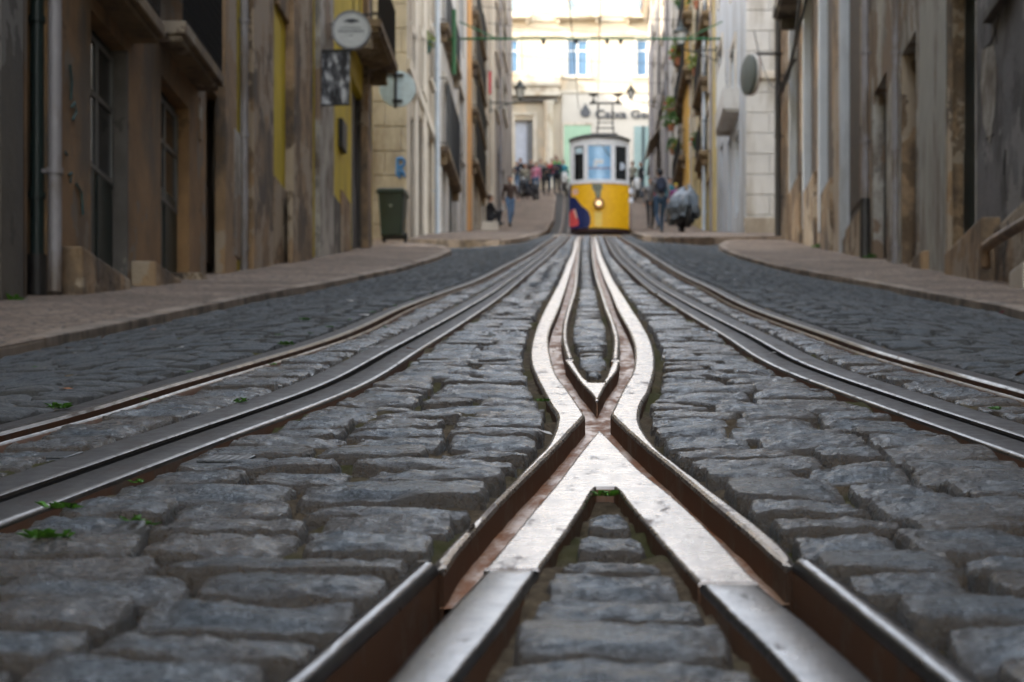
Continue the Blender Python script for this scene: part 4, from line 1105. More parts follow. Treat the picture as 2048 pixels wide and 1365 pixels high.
b.pil(1374, 1366, .1, 14, 28.5, M('bright_ochre_pilaster', (0.594, 0.349, 0.070), .8, 0, .12, 1.5, .2, 18))
for y in (320, 215, 100, 10):
    for px0, px1 in ((1380, 1376), (1362, 1357), (1350, 1345)):
        o = b.open(D(px0), D(px1), zp(y, D(px0)), zp(y - 75, D(px0)), .2); b.window(o, FR_GREY, GLASS, None, TRIM)
for y, pa, pb in ((310, 1358, 1342), (132, 1366, 1346), (20, 1366, 1346)):
    b.balcony(D(pa, .35), D(pb, .35), zp(y, D(pa, .35)), .35, CONC, IRON, .95)
for px0, px1 in ((1364, 1358), (1350, 1344)):
    o = b.open(D(px0), D(px1), zp(420, D(px0)), zp(335, D(px0)), .2); b.door(o, D_GREEN)
b.wall(); b.cornice(TRIM)
fr3 = Facade(1, 90, 3.32, 114, 2.95); D = fr3.D
b = Bld('grimy_white_house', 'grimy white house streaked with grey where the right row ends', fr3, D(1338) + .05, D(1297), 33, W_GRIMY)
for y in (190, 60):
    for px0, px1 in ((1330, 1325), (1311, 1307)):
        o = b.open(D(px0), D(px1), zp(y, D(px0)), zp(y - 80, D(px0)), .2); b.window(o, FR_GREY, GLASS, TRIM, TRIM)
o = b.open(D(1322), D(1315), 18, zp(300, D(1322)), .2); b.door(o, D_GREEN)
b.pipe(1332, .07, 18, 32.5, P_GREY); b.pipe(1303, .07, 18, 32.5, P_GREY); b.pipe(1318, .05, 25, 32.5, P_DARK)
b.bx('string_course', STONE_D, D(1337), D(1298), -.02, .12, zp(262, 100), zp(262, 100) + .35)
b.wall(); b.cornice(TRIM)
# ================================================================ bank building across the head of the street
ED = 125.0
BTRIM = M('bank_stone_trim', (.48, .43, .35), .75, 0, .1, 2, .2, 18, (.36, .29, .2), 1.5, .4, .4)
class EndFacade:
    s = -1; d0 = 0
    def pt(f, d, o): return (d, ED - o)       # along the wall = world x
    def D(f, px, o=0.0): return (px - CX) * ED / F
fe = EndFacade(); D = fe.D; Z = lambda y: zp(y, ED)
b = Bld.__new__(Bld); b.fc = fe; b.d0 = -13.0; b.d1 = 13.0; b.zb = 24.5; b.zt = 44.5; b.wm = W_SUN; b.ops = []
b.t = thing('bank_building', 'sunlit cream bank building with blue windows across the head of the street', 'building', (0, ED, float(G(125))))
xc = D(1155)
for k in (-2, -1, 0, 1, 2):
    c = xc + k * 4.36
    o = b.open(c - .66, c + .66, Z(152), Z(79), .16); b.window(o, FR_WHITE, GLASS_B, None, BTRIM)
    o = b.open(c - .66, c + .66, Z(30), Z(-35), .16); b.window(o, FR_WHITE, GLASS_B, None, BTRIM)
    o = b.open(c - .66, c + .66, Z(-90), Z(-150), .16); b.window(o, FR_WHITE, GLASS_B, BTRIM, BTRIM)
    b.balcony(c - 1.45, c + 1.45, Z(32), .75, BTRIM, plain('cream_railing_paint', (.60, .62, .48), .5) if k == -2 else bpy.data.materials['cream_railing_paint'], 1.0, th=.28)
    if -2 <= k < 2:
        b.bx('tile_panel', W_PINK, c + 1.5, c + 2.86, -.02, .03, Z(34), Z(-60))
    b.bx('window_apron', BTRIM, c - .95, c + .95, -.02, .10, Z(158), Z(152), .02)
b.bx('string_course', BTRIM, -12.9, 12.9, -.02, .14, Z(44), Z(37), .02)
b.bx('string_course', BTRIM, -12.9, 12.9, -.02, .10, Z(79) + .2, Z(79) + .42, .02)
# stone porch on the left with its entablature, columns and door
b.bx('entablature', BTRIM, D(1005), D(1122), -.02, .55, Z(176), Z(148), .03)
b.bx('entablature', W_CREAM, D(1008), D(1118), -.02, .40, Z(188), Z(176) - .003, .02)
b.bx('entablature', BTRIM, D(1005), D(1122), -.02, .60, Z(196), Z(188) - .003, .02)
b.bx('entablature', STONE_D, D(1010), D(1116), -.02, .30, Z(206), Z(196) - .003, .02)
for px in (1098,):
    m = MB(); x = D(px); m.lathe([(.26, 25.5), (.26, Z(216)), (.34, Z(212)), (.34, Z(206) - .01)], (x, ED - .35, 0), 16); m.build('column', BTRIM, b.t, smooth=40)
b.bx('bank_front', W_BANK, D(1124), 12.8, -.02, .12, 25, Z(188), .01)
b.bx('string_course', BTRIM, D(1122), 12.9, -.02, .2, Z(188), Z(182), .02)
o = b.open(D(1030), D(1066), 25, Z(240), .4); b.door(o, M('pale_double_door', (.42, .44, .50), .6, 0, .1))
b.bx('door_frame', BTRIM, D(1022), D(1030), -.02, .1, 25, Z(232)); b.bx('door_frame', BTRIM, D(1066), D(1074), -.02, .1, 25, Z(232)); b.bx('door_frame', BTRIM, D(1022), D(1074), -.02, .14, Z(232) + .003, Z(226))
b.bx('side_leaf', D_GREY, D(1054), D(1066), -.4, -.25, 25, Z(242))
m = MB(); m.fbox(fe, D(1128), D(1182), .12, .16, 25.8, Z(252)); w_ = m.build('shop_window', plain('green_shop_glass', (.20, .34, .20), .15), b.t)
m = MB(); m.fbox(fe, D(1125), D(1185), .11, .20, Z(252), Z(247)); m.fbox(fe, D(1125), D(1128), .11, .2, 25.8, Z(252)); m.build('frame', W_CREAM, w_)
m = MB(); m.fbox(fe, D(1268), D(1300), .12, .16, 25.8, Z(254)); w_ = m.build('shop_window', plain('grey_shop_glass', (.20, .28, .27), .15), b.t)
m = MB(); m.fbox(fe, D(1284), D(1289), .15, .22, 25.8, Z(254)); m.build('frame', D_TEAL, w_)
# the bank's writing and drop emblem
inkm = plain('dark_grey_sign_letters', (.05, .05, .055), .5)
def text(s, size, mat, mtx, parent, name='lettering', ext=.03):
    c = bpy.data.curves.new('t', 'FONT'); c.body = s; c.size = size; c.extrude = ext; c.offset = size * .022
    o = bpy.data.objects.new('t', c); COL.objects.link(o)
    bpy.context.view_layer.update()
    me = bpy.data.meshes.new_from_object(o.evaluated_get(bpy.context.evaluated_depsgraph_get())); bpy.data.objects.remove(o); me.name = name
    me.transform(mtx); me.materials.clear(); me.materials.append(mat)
    q = bpy.data.objects.new(name, me); COL.objects.link(q)
    if parent: q.parent = parent
    return q
lo = ORG[b.t.name]
text('Caixa Geral', .74, inkm, Matrix.Translation(Vector((D(1190), ED - .17, Z(238))) - lo) @ Matrix.Rotation(math.pi / 2, 4, 'X') @ Matrix.Diagonal((1.18, 1, 1, 1)), b.t)
m = MB(); pr = []
for k in range(26):
    a = 2 * math.pi * k / 26; r = .33
    x = r * math.sin(a); z = -r * math.cos(a)
    if z > 0: x *= max(.0, 1 - z / r) ** .8 * 1.0 + .0; z = z * 1.75
    pr.append((x, z))
n = len(pr); m.add([(D(1171) + x, ED - .2, Z(226) + z) for x, z in pr] + [(D(1171) + x, ED - .12, Z(226) + z) for x, z in pr], [tuple(range(n))] + [(i, (i + 1) % n, n + (i + 1) % n, n + i) for i in range(n)])
m.build('drop_emblem', inkm, b.t)
b.wall(); b.cornice(BTRIM, out=.5)
# ================================================================ yellow tram
TD = 60.0; TX = .136; TW = .895
zt = lambda y: zp(y, TD); xt = lambda px: (px - CX) * TD / F
SL = .2
def fy(x): return TD + .30 * min(1.0, abs((x - TX) / TW)) ** 2.6
def fstrip(mb, x0, x1, z0, z1, off=0.0, th=.03, n=10):
    """a curved strip lying on the tram's rounded front"""
    vs = []; fs = []
    for i in range(n + 1):
        x = x0 + (x1 - x0) * i / n; y = fy(x) - off
        vs += [(x, y, z0), (x, y, z1), (x, y + th, z1), (x, y + th, z0)]
        if i:
            a = 4 * (i - 1); b_ = 4 * i
            for k in range(4): fs.append((a + k, a + (k + 1) % 4, b_ + (k + 1) % 4, b_ + k))
    fs += [(0, 1, 2, 3), (4 * n + 3, 4 * n + 2, 4 * n + 1, 4 * n)]
    mb.add(vs, fs)
def side_box(mb, sx, z0, z1, y0=TD + .30, y1=TD + 7.2, th=.04, off=0.0):
    x = TX + sx * (TW + off); xi = x - sx * th
    a, c = sorted((x, xi)); s0 = 0; s1 = SL * (y1 - y0)
    mb.hexa([(a, y0, z0), (c, y0, z0), (c, y1, z0 + s1), (a, y1, z0 + s1), (a, y0, z1), (c, y0, z1), (c, y1, z1 + s1), (a, y1, z1 + s1)])
TR = thing('tram', 'yellow and white tram with a glowing round headlight climbing the street', 'tram', (TX, TD + 3.5, float(G(TD + 3.5))))
TY = plain('glossy_tram_yellow', (1.0, .50, .0), .5); TWH = plain('tram_frame_white', (.82, .82, .82), .4)
TN = plain('livery_navy', (.012, .022, .11), .4); TRD = plain('livery_coral_red', (.75, .09, .09), .4); TPK = plain('livery_pale_pink', (.85, .52, .40), .4)
TDK = plain('tram_underframe', (.05, .018, .015), .6); TRF = plain('tram_roof_grey', (.045, .042, .038), .6); TGL = plain('dark_tram_glass', (.012, .013, .014), .1)
TBL = plain('windscreen_painted_sky_reflection', (.28, .52, .76), .12); TPAPER = plain('white_notice', (.75, .78, .78), .5)  # windscreen's pale blue is reflected sky put into its base colour
def q(fn, name, mt, par=TR, **k): return part(name, mt, par, fn, **k)
def f_(m):
    fstrip(m, TX - TW, TX + TW, zt(456), zt(367), 0, .05, 22)
    for s in (-1, 1): side_box(m, s, zt(456), zt(367))
body = q(f_, 'body_panel', TY, smooth=35)
def f_(m):
    fstrip(m, TX - TW, TX + TW, zt(367), zt(359), .03, .09, 22); fstrip(m, TX - TW, TX + TW, zt(291), zt(275), .015, .07, 22)
    for a, c in ((1139.5, 1149), (1167, 1176.5), (1221.5, 1231), (1252.5, 1258.5)): fstrip(m, xt(a), xt(c), zt(360), zt(290), .012, .06, 3)
    for s in (-1, 1):
        side_box(m, s, zt(367), zt(359), off=.012); side_box(m, s, zt(291), zt(275))
        for k in range(7): side_box(m, s, zt(360), zt(290), TD + .32 + k * 1.13, TD + .42 + k * 1.13)
q(f_, 'window_frame', TWH, smooth=35)
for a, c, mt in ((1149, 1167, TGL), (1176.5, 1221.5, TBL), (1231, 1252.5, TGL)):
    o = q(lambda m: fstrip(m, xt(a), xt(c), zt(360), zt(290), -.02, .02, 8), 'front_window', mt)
    if mt is TBL:
        q(lambda m: fstrip(m, xt(1176.5), xt(1221.5), zt(338), zt(335), -.012, .008, 6), 'window_bar', plain('window_bar_mauve', (.25, .2, .32), .4), o)
        q(lambda m: [fstrip(m, xt(1188), xt(1207), zt(327), zt(319), -.012, .006, 4), fstrip(m, xt(1187), xt(1194), zt(333), zt(327.2), -.012, .006, 3)], 'notice', TPAPER, o)
        q(lambda m: m.tube([(xt(1205), fy(xt(1205)) + .012, zt(291)), (xt(1212), fy(xt(1212)) + .012, zt(302)), (xt(1220), fy(xt(1220)) + .012, zt(313))], .012, 5), 'wiper', TDK, o)
    else:
        px = 1158 if a < 1170 else 1243
        if a < 1170: q(lambda m: fstrip(m, xt(1151), xt(1165), zt(306), zt(294), -.012, .006, 3), 'notice', plain('pale_blue_notice', (.55, .68, .72), .5), o)
        else:
            q(lambda m: m.lathe([(.11, 0), (.11, .01)], (xt(1243), fy(xt(1243)) + .002, zt(331)), 20, 'y'), 'notice', plain('pale_round_notice', (.5, .55, .62), .5), o)
def f_(m):
    for s in (-1, 1): side_box(m, s, zt(360), zt(290), th=.01, off=-.05)
q(f_, 'side_glass', TGL)
q(lambda m: m.hexa([(TX - TW + .07, TD + .36, zt(455)), (TX + TW - .07, TD + .36, zt(455)), (TX + TW - .07, TD + 7.1, zt(455) + SL * 6.7), (TX - TW + .07, TD + 7.1, zt(455) + SL * 6.7),
                    (TX - TW + .07, TD + .36, zt(276)), (TX + TW - .07, TD + .36, zt(276)), (TX + TW - .07, TD + 7.1, zt(276) + SL * 6.7), (TX - TW + .07, TD + 7.1, zt(276) + SL * 6.7)]), 'cabin', TDK)
def f_(m):   # arched roof, rounded at the front
    n = 16; vs = []; fs = []
    ys = [(TD - .10, .5), (TD - .06, .9), (TD + .25, 1.0), (TD + 1.0, 1.0), (TD + 7.3, 1.0)]
    for y, k in ys:
        for i in range(n + 1):
            u = -1 + 2 * i / n
            x = TX + u * (TW + .03)
            yy = y + .30 * abs(u) ** 2.6 if y < TD + .5 else y
            zz = zt(276) + .005 + .12 * k * (1 - abs(u) ** 2.4) + SL * max(0, yy - TD - .3)
            vs.append((x, yy, zz))
    for r in range(len(ys) - 1):
        for i in range(n):
            a = r * (n + 1) + i; fs.append((a, a + 1, a + n + 2, a + n + 1))
    m.add(vs, fs); m.add([(x, y, z - .06) for x, y, z in vs], [f[::-1] for f in fs])
    b0 = len(vs); fr_ = [(i, i + 1, n + 2 + i, n + 1 + i) for i in range(n)]
    m.add([vs[i] for i in range(n + 1)] + [(x, y, z - .06) for x, y, z in vs[:n + 1]], fr_)
q(f_, 'roof', TRF, smooth=40)
q(lambda m: m.box(xt(1181), xt(1236), TD + .9, TD + 2.4, zt(264), zt(252)), 'roof_box', TRF, bevel=.04)
def f_(m):
    y = TD + 1.5
    for a, c in ((1193, 1197), (1229, 1226)): m.tube([(xt(a), y, zt(255)), (xt(c), y, zt(222)), (xt(c), y, zt(184))], .022, 6)
    m.tube([(xt(1192), y, zt(233)), (xt(1230), y, zt(233))], .02, 6); m.tube([(xt(1193), y, zt(222)), (xt(1229), y, zt(222))], .014, 6)
    m.tube([(xt(1178), y, zt(183)), (xt(1196), y, zt(182)), (xt(1228), y, zt(182)), (xt(1246), y, zt(183))], .03, 6)
    for px in (1187, 1237):
        m.tube([(xt(px - 5), y, zt(183)), (xt(px), y, zt(175)), (xt(px), y, zt(168))], .03, 6); m.tube([(xt(px + 5), y, zt(183)), (xt(px), y, zt(175))], .03, 6)
        m.lathe([(.02, 0), (.13, .03), (.16, .06), (.05, .07)], (xt(px), y, zt(168)), 10)
q(f_, 'pantograph', IRON)
def f_(m):
    fstrip(m, TX - TW + .02, TX + TW - .02, zt(463), zt(456.2), -.03, .06, 16); m.box(xt(1150), xt(1245), TD + .3, TD + 6.8, zt(466), zt(459))
q(f_, 'underframe', TDK)
for px in (1160, 1230):
    for k in (1.2, 5.5):
        def f_(m): m.lathe([(.20, 0), (.24, .02), (.24, .05), (.22, .06), (.22, .11), (.08, .12)], (xt(px) - .05, TD + k, float(G(TD + k)) + .235), 18, 'x')
        q(f_, 'wheel', TDK, smooth=40)
# headlight with a chrome ring, glowing
hx, hz = xt(1197.5), zt(408)
hl_ = q(lambda m: m.lathe([(.12, -.02), (.155, -.05), (.165, -.10), (.14, -.12), (.13, -.11)], (hx, fy(hx), hz), 22, 'y'), 'headlight', plain('headlight_ring', (.25, .12, .05), .3, .6), smooth=40)
q(lambda m: m.lathe([(.128, -.09), (.10, -.105), (.05, -.115), (.001, -.118)], (hx, fy(hx), hz), 22, 'y'), 'lamp', plain('lit_headlight', (1, .70, .36), .3, 0, .16), hl_, smooth=40)
# painted livery patches: thin skins on the curved front
def decal(m, pxs, off):
    pts = [Vector((xt(a), zt(c))) for a, c in pxs]; n = len(pts)
    if sum(pts[i].x * pts[(i + 1) % n].y - pts[(i + 1) % n].x * pts[i].y for i in range(n)) < 0: pts = pts[::-1]
    dn_ = []
    for i in range(n):
        a = pts[i]; c = pts[(i + 1) % n]; k = max(1, int((c - a).length / .04)); dn_ += [a + (c - a) * j / k for j in range(k)]
    inn = []; x0 = min(p.x for p in pts); x1 = max(p.x for p in pts); z0 = min(p.y for p in pts); z1 = max(p.y for p in pts)
    x = x0 + .03
    while x < x1:
        z = z0 + .03
        while z < z1:
            c = False; j = n - 1
            for i in range(n):
                if (pts[i].y > z) != (pts[j].y > z) and x < (pts[j].x - pts[i].x) * (z - pts[i].y) / (pts[j].y - pts[i].y) + pts[i].x: c = not c
                j = i
            if c: inn.append(Vector((x, z)))
            z += .06
        x += .05
    res = geometry.delaunay_2d_cdt(dn_ + inn, [], [list(range(len(dn_)))], 1, 1e-6)
    m.add([(p.x, fy(p.x) - off, p.y) for p in res[0]], [tuple(f) for f in res[2]])
q(lambda m: decal(m, [(1138.8, 456), (1138.8, 392), (1148, 392), (1153, 396), (1158, 404), (1164, 412), (1172, 418), (1178, 424), (1181, 434), (1181, 446), (1177, 456)], .006), 'navy_patch', TN)
q(lambda m: decal(m, [(1138.8, 392), (1138.8, 367), (1142.5, 367), (1142.5, 392)], .006), 'navy_patch', TN)
q(lambda m: decal(m, [(1138.8, 450), (1138.8, 424), (1143, 417), (1149, 416), (1154, 430), (1158.5, 445), (1155, 450), (1146, 452)], .010), 'red_patch', TRD)
q(lambda m: decal(m, [(1146, 417), (1150, 416.5), (1155, 434), (1152, 436)], .013), 'pink_patch', TPK)
q(lambda m: decal(m, [(1144, 382), (1146, 376.5), (1151, 375), (1156, 378), (1157, 384), (1154, 388), (1147, 388)], .008), 'pale_badge', TPK)
CREST = M('painted_crest_grey_green', (.26, .27, .17), .5, 0, .5, 18, 0, 20, (.05, .06, .05), 14, 1, .6)
q(lambda m: decal(m, [(1184, 368), (1203, 368), (1205, 374), (1202, 384), (1201, 396), (1197, 400), (1192, 397), (1190, 386), (1184, 376)], .008), 'crest', CREST)
q(lambda m: decal(m, [(1189, 424), (1204, 424), (1204, 454), (1189, 454)], .004), 'pale_yellow_patch', plain('pale_yellow_paint', (.95, .62, .10), .4))  # paler yellow rectangle below the headlight
for y in (378, 397):
    o = q(lambda m: m.lathe([(.075, -.03), (.085, 0), (.06, .04)], (xt(1262), TD + .32, zt(y)), 14, 'y'), 'side_lamp', plain('side_lamp_white', (.62, .64, .72), .25), smooth=40)
q(lambda m: m.tube([(xt(1257), TD + .42, zt(412)), (xt(1262.5), TD + .42, zt(412)), (xt(1262.5), TD + .42, zt(450)), (xt(1257), TD + .42, zt(450))], .012, 5), 'grab_rail', TDK)

# ================================================================ people
def capsule(mb, a, b_, ra, rb):
    a = Vector(a); b_ = Vector(b_); mb.tube([a, a + (b_ - a) * .5, b_], [ra, (ra + rb) / 2 * 1.02, rb], 10); mb.blob(a, ra, 10, 6); mb.blob(b_, rb, 10, 6)
SKIN = plain('skin', (.50, .29, .20), .55); SHOE = plain('dark_shoe', (.03, .028, .028), .6)
def clothmat(n, c): return M('cloth_' + n, c, .85, 0, .2, 8, .2, 40)
C_BLACK = clothmat('black', (.02, .02, .023)); C_JEANS = clothmat('jeans', (.10, .17, .28)); C_PINK = clothmat('pink', (.62, .22, .32)); C_BROWN = clothmat('brown', (.06, .036, .028))
C_GREY = clothmat('grey', (.17, .165, .17)); C_NAVY = clothmat('navy', (.02, .027, .05)); C_TEAL = clothmat('teal', (.03, .24, .32)); C_RED = clothmat('red', (.42, .05, .06)); C_PURPLE = clothmat('purple', (.22, .04, .18))
C_DJEANS = clothmat('dark_jeans', (.035, .07, .12)); C_YELLOW = clothmat('yellow', (.6, .5, .05)); C_GREEN = clothmat('green', (.04, .34, .07)); C_KHAKI = clothmat('khaki', (.24, .22, .17))
HAIRS = {'dark': plain('dark_hair', (.018, .013, .01), .5), 'brown': plain('brown_hair', (.07, .04, .022), .5), 'grey': plain('grey_hair', (.30, .30, .30), .5)}
def person(px, d, h, yaw, top, leg, hair, label, pose='stand', rest=None, arms='down', cap=None, zoff=.10, group=None):
    s = h / 1.75
    x = (px - CX) * d / F
    z = rest if rest is not None else float(zg(x, d)) + zoff
    R = thing('person', label, 'person', (x, d, z), yaw, group)
    mb = MB(); B = []          # bones: (a, b, ra, rb, region)
    def bone(a, b_, ra, rb, reg): B.append((Vector(a) * s, Vector(b_) * s, ra * s, rb * s, reg))
    hipz = .93; lean = 0.0
    if pose == 'sit': hipz = .16
    if pose == 'walk': lean = .04
    pel = (0, 0, hipz); che = (0, lean * .6, hipz + .38); nk = (0, lean, hipz + .56); hd = (0, lean + .02, hipz + .71)
    bone((-.07, 0, hipz), (.07, 0, hipz), .12, .12, 'leg'); bone((0, 0, hipz + .06), (0, lean * .3, hipz + .2), .135, .125, 'top'); bone((0, lean * .3, hipz + .2), che, .125, .14, 'top')
    bone((-.10, che[1], hipz + .42), (.10, che[1], hipz + .42), .11, .11, 'top'); bone((0, che[1], hipz + .46), nk, .085, .055, 'top'); bone(nk, (0, lean + .01, hipz + .62), .052, .05, 'skin')
    bone(hd, (0, lean + .02, hipz + .75), .082, .088, 'skin'); bone((0, lean + .055, hipz + .655), (0, lean + .05, hipz + .70), .045, .06, 'skin'); bone((0, lean + .11, hipz + .70), (0, lean + .10, hipz + .725), .013, .010, 'skin')
    for sd in (-1, 1):
        bone((sd * .085, lean + .02, hipz + .70), (sd * .09, lean + .015, hipz + .73), .016, .018, 'skin')
        sh = (sd * .185, che[1], hipz + .47)
        if pose == 'sit': el = (sd * .22, .12, hipz + .25); wr = (sd * .12, .32, hipz + .22)
        elif arms == 'front': el = (sd * .25, che[1] + .02, hipz + .20); wr = (sd * .10, che[1] + .24, hipz + .26)
        elif pose == 'walk': k = -sd; el = (sd * .23, che[1] - .03 + .10 * k, hipz + .20); wr = (sd * .22, che[1] + .08 + .19 * k, hipz - .01)
        else: el = (sd * .24, che[1] - .02, hipz + .19); wr = (sd * .245, che[1] + .05, hipz - .06)
        bone((sd * .09, che[1], hipz + .46), sh, .08, .075, 'top'); bone(sh, el, .062, .047, 'top'); bone(el, wr, .047, .032, 'top')
        f = (Vector(wr) - Vector(el)).normalized(); hand = Vector(wr) + f * .085
        bone(Vector(wr), hand, .028, .034, 'skin')
        side = Vector((0, 1, 0)) if abs(f.y) < .8 else Vector((1, 0, 0))
        for i, L in enumerate((.062, .075, .07, .055)):
            r0 = hand + side * (.024 - .016 * i); kn = r0 + f * L * .6 + Vector((-sd * .008, 0, 0)); bone(r0, kn, .0095, .0088, 'skin'); bone(kn, kn + (f * .7 + Vector((-sd * .5, .1, 0))).normalized() * L * .55, .0088, .0075, 'skin')
        t0 = Vector(wr) + f * .03 + side * .025; bone(t0, t0 + (f * .6 + side * .8).normalized() * .05, .011, .0095, 'skin')
        hp = (sd * .09, 0, hipz - .02)
        if pose == 'sit': kn = (sd * .13, .36, .44); an = (sd * .12, .30, .07)
        elif pose == 'walk': k = sd; kn = (sd * .095, .10 + .10 * k, hipz - .44); an = (sd * .09, -.04 + .27 * k, .09 + (.05 if k < 0 else 0))
        else: kn = (sd * .10, .02, hipz - .43); an = (sd * .105, -.02, .08)
        bone(hp, kn, .085, .058, 'leg'); bone(kn, an, .058, .042, 'leg')
        bone((an[0], an[1] - .03, an[2] - .035), (an[0] * 1.1, an[1] + .15, an[2] - .045), .038, .030, 'shoe')
    for a, c, ra, rb, g in B: capsule(mb, a, c, ra, rb)
    me = mb.mesh('body', SKIN, smooth=True)
    o = bpy.data.objects.new('t', me); COL.objects.link(o)
    rm = o.modifiers.new('r', 'REMESH'); rm.mode = 'VOXEL'; rm.voxel_size = .0125 * s; rm.use_smooth_shade = True
    sm = o.modifiers.new('s', 'SMOOTH'); sm.factor = .5; sm.iterations = 2
    bpy.context.view_layer.update()
    m2 = bpy.data.meshes.new_from_object(o.evaluated_get(bpy.context.evaluated_depsgraph_get())); bpy.data.objects.remove(o)
    m2.name = 'body'; m2.materials.clear()
    for mt in (SKIN, top, leg, SHOE): m2.materials.append(mt)
    n = len(m2.polygons); c = np.zeros(n * 3, np.float32); m2.polygons.foreach_get('center', c); c = c.reshape(-1, 3)
    best = np.full(n, 9.0); idx = np.zeros(n, np.int32)
    for a, e, ra, rb, g in B:
        a_ = np.array(a); ab = np.array(e - a); t = np.clip(((c - a_) @ ab) / max(1e-9, ab @ ab), 0, 1)
        dist = np.linalg.norm(c - a_ - t[:, None] * ab, axis=1) - (ra + (rb - ra) * t)
        w_ = dist < best; best[w_] = dist[w_]; idx[w_] = {'skin': 0, 'top': 1, 'leg': 2, 'shoe': 3}[g]
    m2.polygons.foreach_set('material_index', idx); m2.polygons.foreach_set('use_smooth', [True] * n)
    bo = bpy.data.objects.new('body', m2); COL.objects.link(bo); bo.parent = R
    hb = MB(); hc = Vector((0, lean + .005, hipz + .765)) * s
    hb.blob(hc, (.092 * s, .098 * s, .078 * s), 14, 9, .03); hb.blob(hc + Vector((0, -.035, -.05)) * s, (.085 * s, .062 * s, .075 * s), 12, 8, .03)
    hb.build('hair' if not cap else 'cap', HAIRS[hair] if not cap else cap, R, local=True, smooth=True)
    if cap:
        v = MB(); v.blob(hc + Vector((0, .10, -.015)) * s, (.07 * s, .07 * s, .012 * s), 12, 5); v.build('visor', cap, R, local=True, smooth=True)
    for sx in (-1, 1):
        e = MB(); e.blob(Vector((sx * .032, lean + .103, hipz + .735)) * s, .010 * s, 8, 5); e.build('eye', C_BLACK, R, local=True, smooth=True)
    return R
person(1020, 71, 1.78, math.radians(200), C_BROWN, C_JEANS, 'dark', 'person in a brown jacket and jeans striding down the left pavement', 'walk')
ps_ = person(980, 66, 1.70, math.radians(-70), C_BLACK, C_BLACK, 'brown', 'person in black sitting on a low step against the left wall', 'sit', rest=float(G(66)) + .30)
m = MB(); m.box(-.28, .28, -.22, .20, -.35, .05); st_ = m.build('stone_step', TRIM, loc=tuple(ORG[ps_.name]), local=True, bevel=.02); props(st_, 'small stone step under the seated person in black', 'step')
person(1072, 102, 1.68, math.radians(160), C_PINK, C_JEANS, 'brown', 'person in a pink top and jeans among the dark crowd up the street')
person(1093, 102, 1.68, math.radians(190), C_BLACK, C_BLACK, 'dark', 'person all in black standing just right of the pink top', arms='front')
person(1114, 103, 1.86, math.radians(170), C_NAVY, C_BLACK, 'dark', 'tall person in navy standing nearest the tram in the left crowd', arms='front')
person(1041, 106, 1.80, math.radians(150), C_BLACK, C_DJEANS, 'dark', 'person in black standing behind the dark motorcycle at the left')
person(1062, 107, 1.72, math.radians(210), C_BROWN, C_BLACK, 'brown', 'person in a dark brown coat behind the pink top')
person(1104, 108, 1.74, math.radians(170), C_RED, C_DJEANS, 'dark', 'person in a red top half hidden in the left crowd')
person(1112, 109, 1.9, math.radians(180), C_GREEN, C_BLACK, 'brown', 'person in bright green behind the tall person in navy')
person(1282, 99, 1.80, math.radians(100), C_BLACK, C_DJEANS, 'grey', 'grey haired person in black beside the white scooter right of the tram')
person(1265, 101, 1.75, math.radians(170), C_KHAKI, C_BLACK, 'brown', 'person in khaki just showing behind the right side of the tram')
person(1050, 99, 1.70, math.radians(195), C_KHAKI, C_DJEANS, 'brown', 'person in khaki beside the dark scooter at the left of the crowd')
person(1081, 105, 1.76, math.radians(165), C_GREY, C_BLACK, 'dark', 'person in a grey jacket between the pink top and the person all in black', arms='front')
person(1127, 106, 1.70, math.radians(200), C_TEAL, C_DJEANS, 'brown', 'person in teal at the right end of the left crowd beside the tram')
person(1034, 104, 1.66, math.radians(150), C_NAVY, C_JEANS, 'brown', 'person in navy and blue jeans at the left end of the crowd', arms='front')
bp = person(1320, 55, 1.74, math.radians(8), C_GREY, C_DJEANS, 'dark', 'person in a grey jacket with a dark backpack walking up the right pavement', 'walk', cap=C_BLACK)
m = MB(); m.blob((0, -.20, 1.27), (.15, .10, .23), 14, 10); m.blob((0, -.27, 1.17), (.11, .06, .12), 12, 8)
pk = m.build('backpack', C_NAVY, local=True, smooth=True, loc=tuple(ORG[bp.name])); pk.rotation_euler = (0, 0, math.radians(8)); props(pk, 'dark backpack on the back of the person in the grey jacket', 'backpack')
for sx in (-1, 1):
    part('strap', C_NAVY, pk, lambda m: m.tube([(sx * .11, -.17, 1.42), (sx * .12, -.05, 1.475), (sx * .12, .11, 1.40), (sx * .13, .12, 1.25), (sx * .15, -.10, 1.08)], .018, 6), local=True, smooth=True)
person(1301, 68, 1.72, math.radians(185), C_GREY, C_BLACK, 'dark', 'person in grey and black coming down beside the person with the backpack', 'walk')
person(1310, 78, 1.70, math.radians(170), C_RED, C_BLACK, 'brown', 'person in a red top behind the person with the backpack')
person(1338, 76, 1.70, math.radians(200), C_TEAL, C_DJEANS, 'dark', 'person in a teal top above the covered motorcycle')
person(1352, 73, 1.52, math.radians(180), C_PURPLE, C_BLACK, 'dark', 'short person in purple with a yellow cap by the right wall', cap=C_YELLOW)
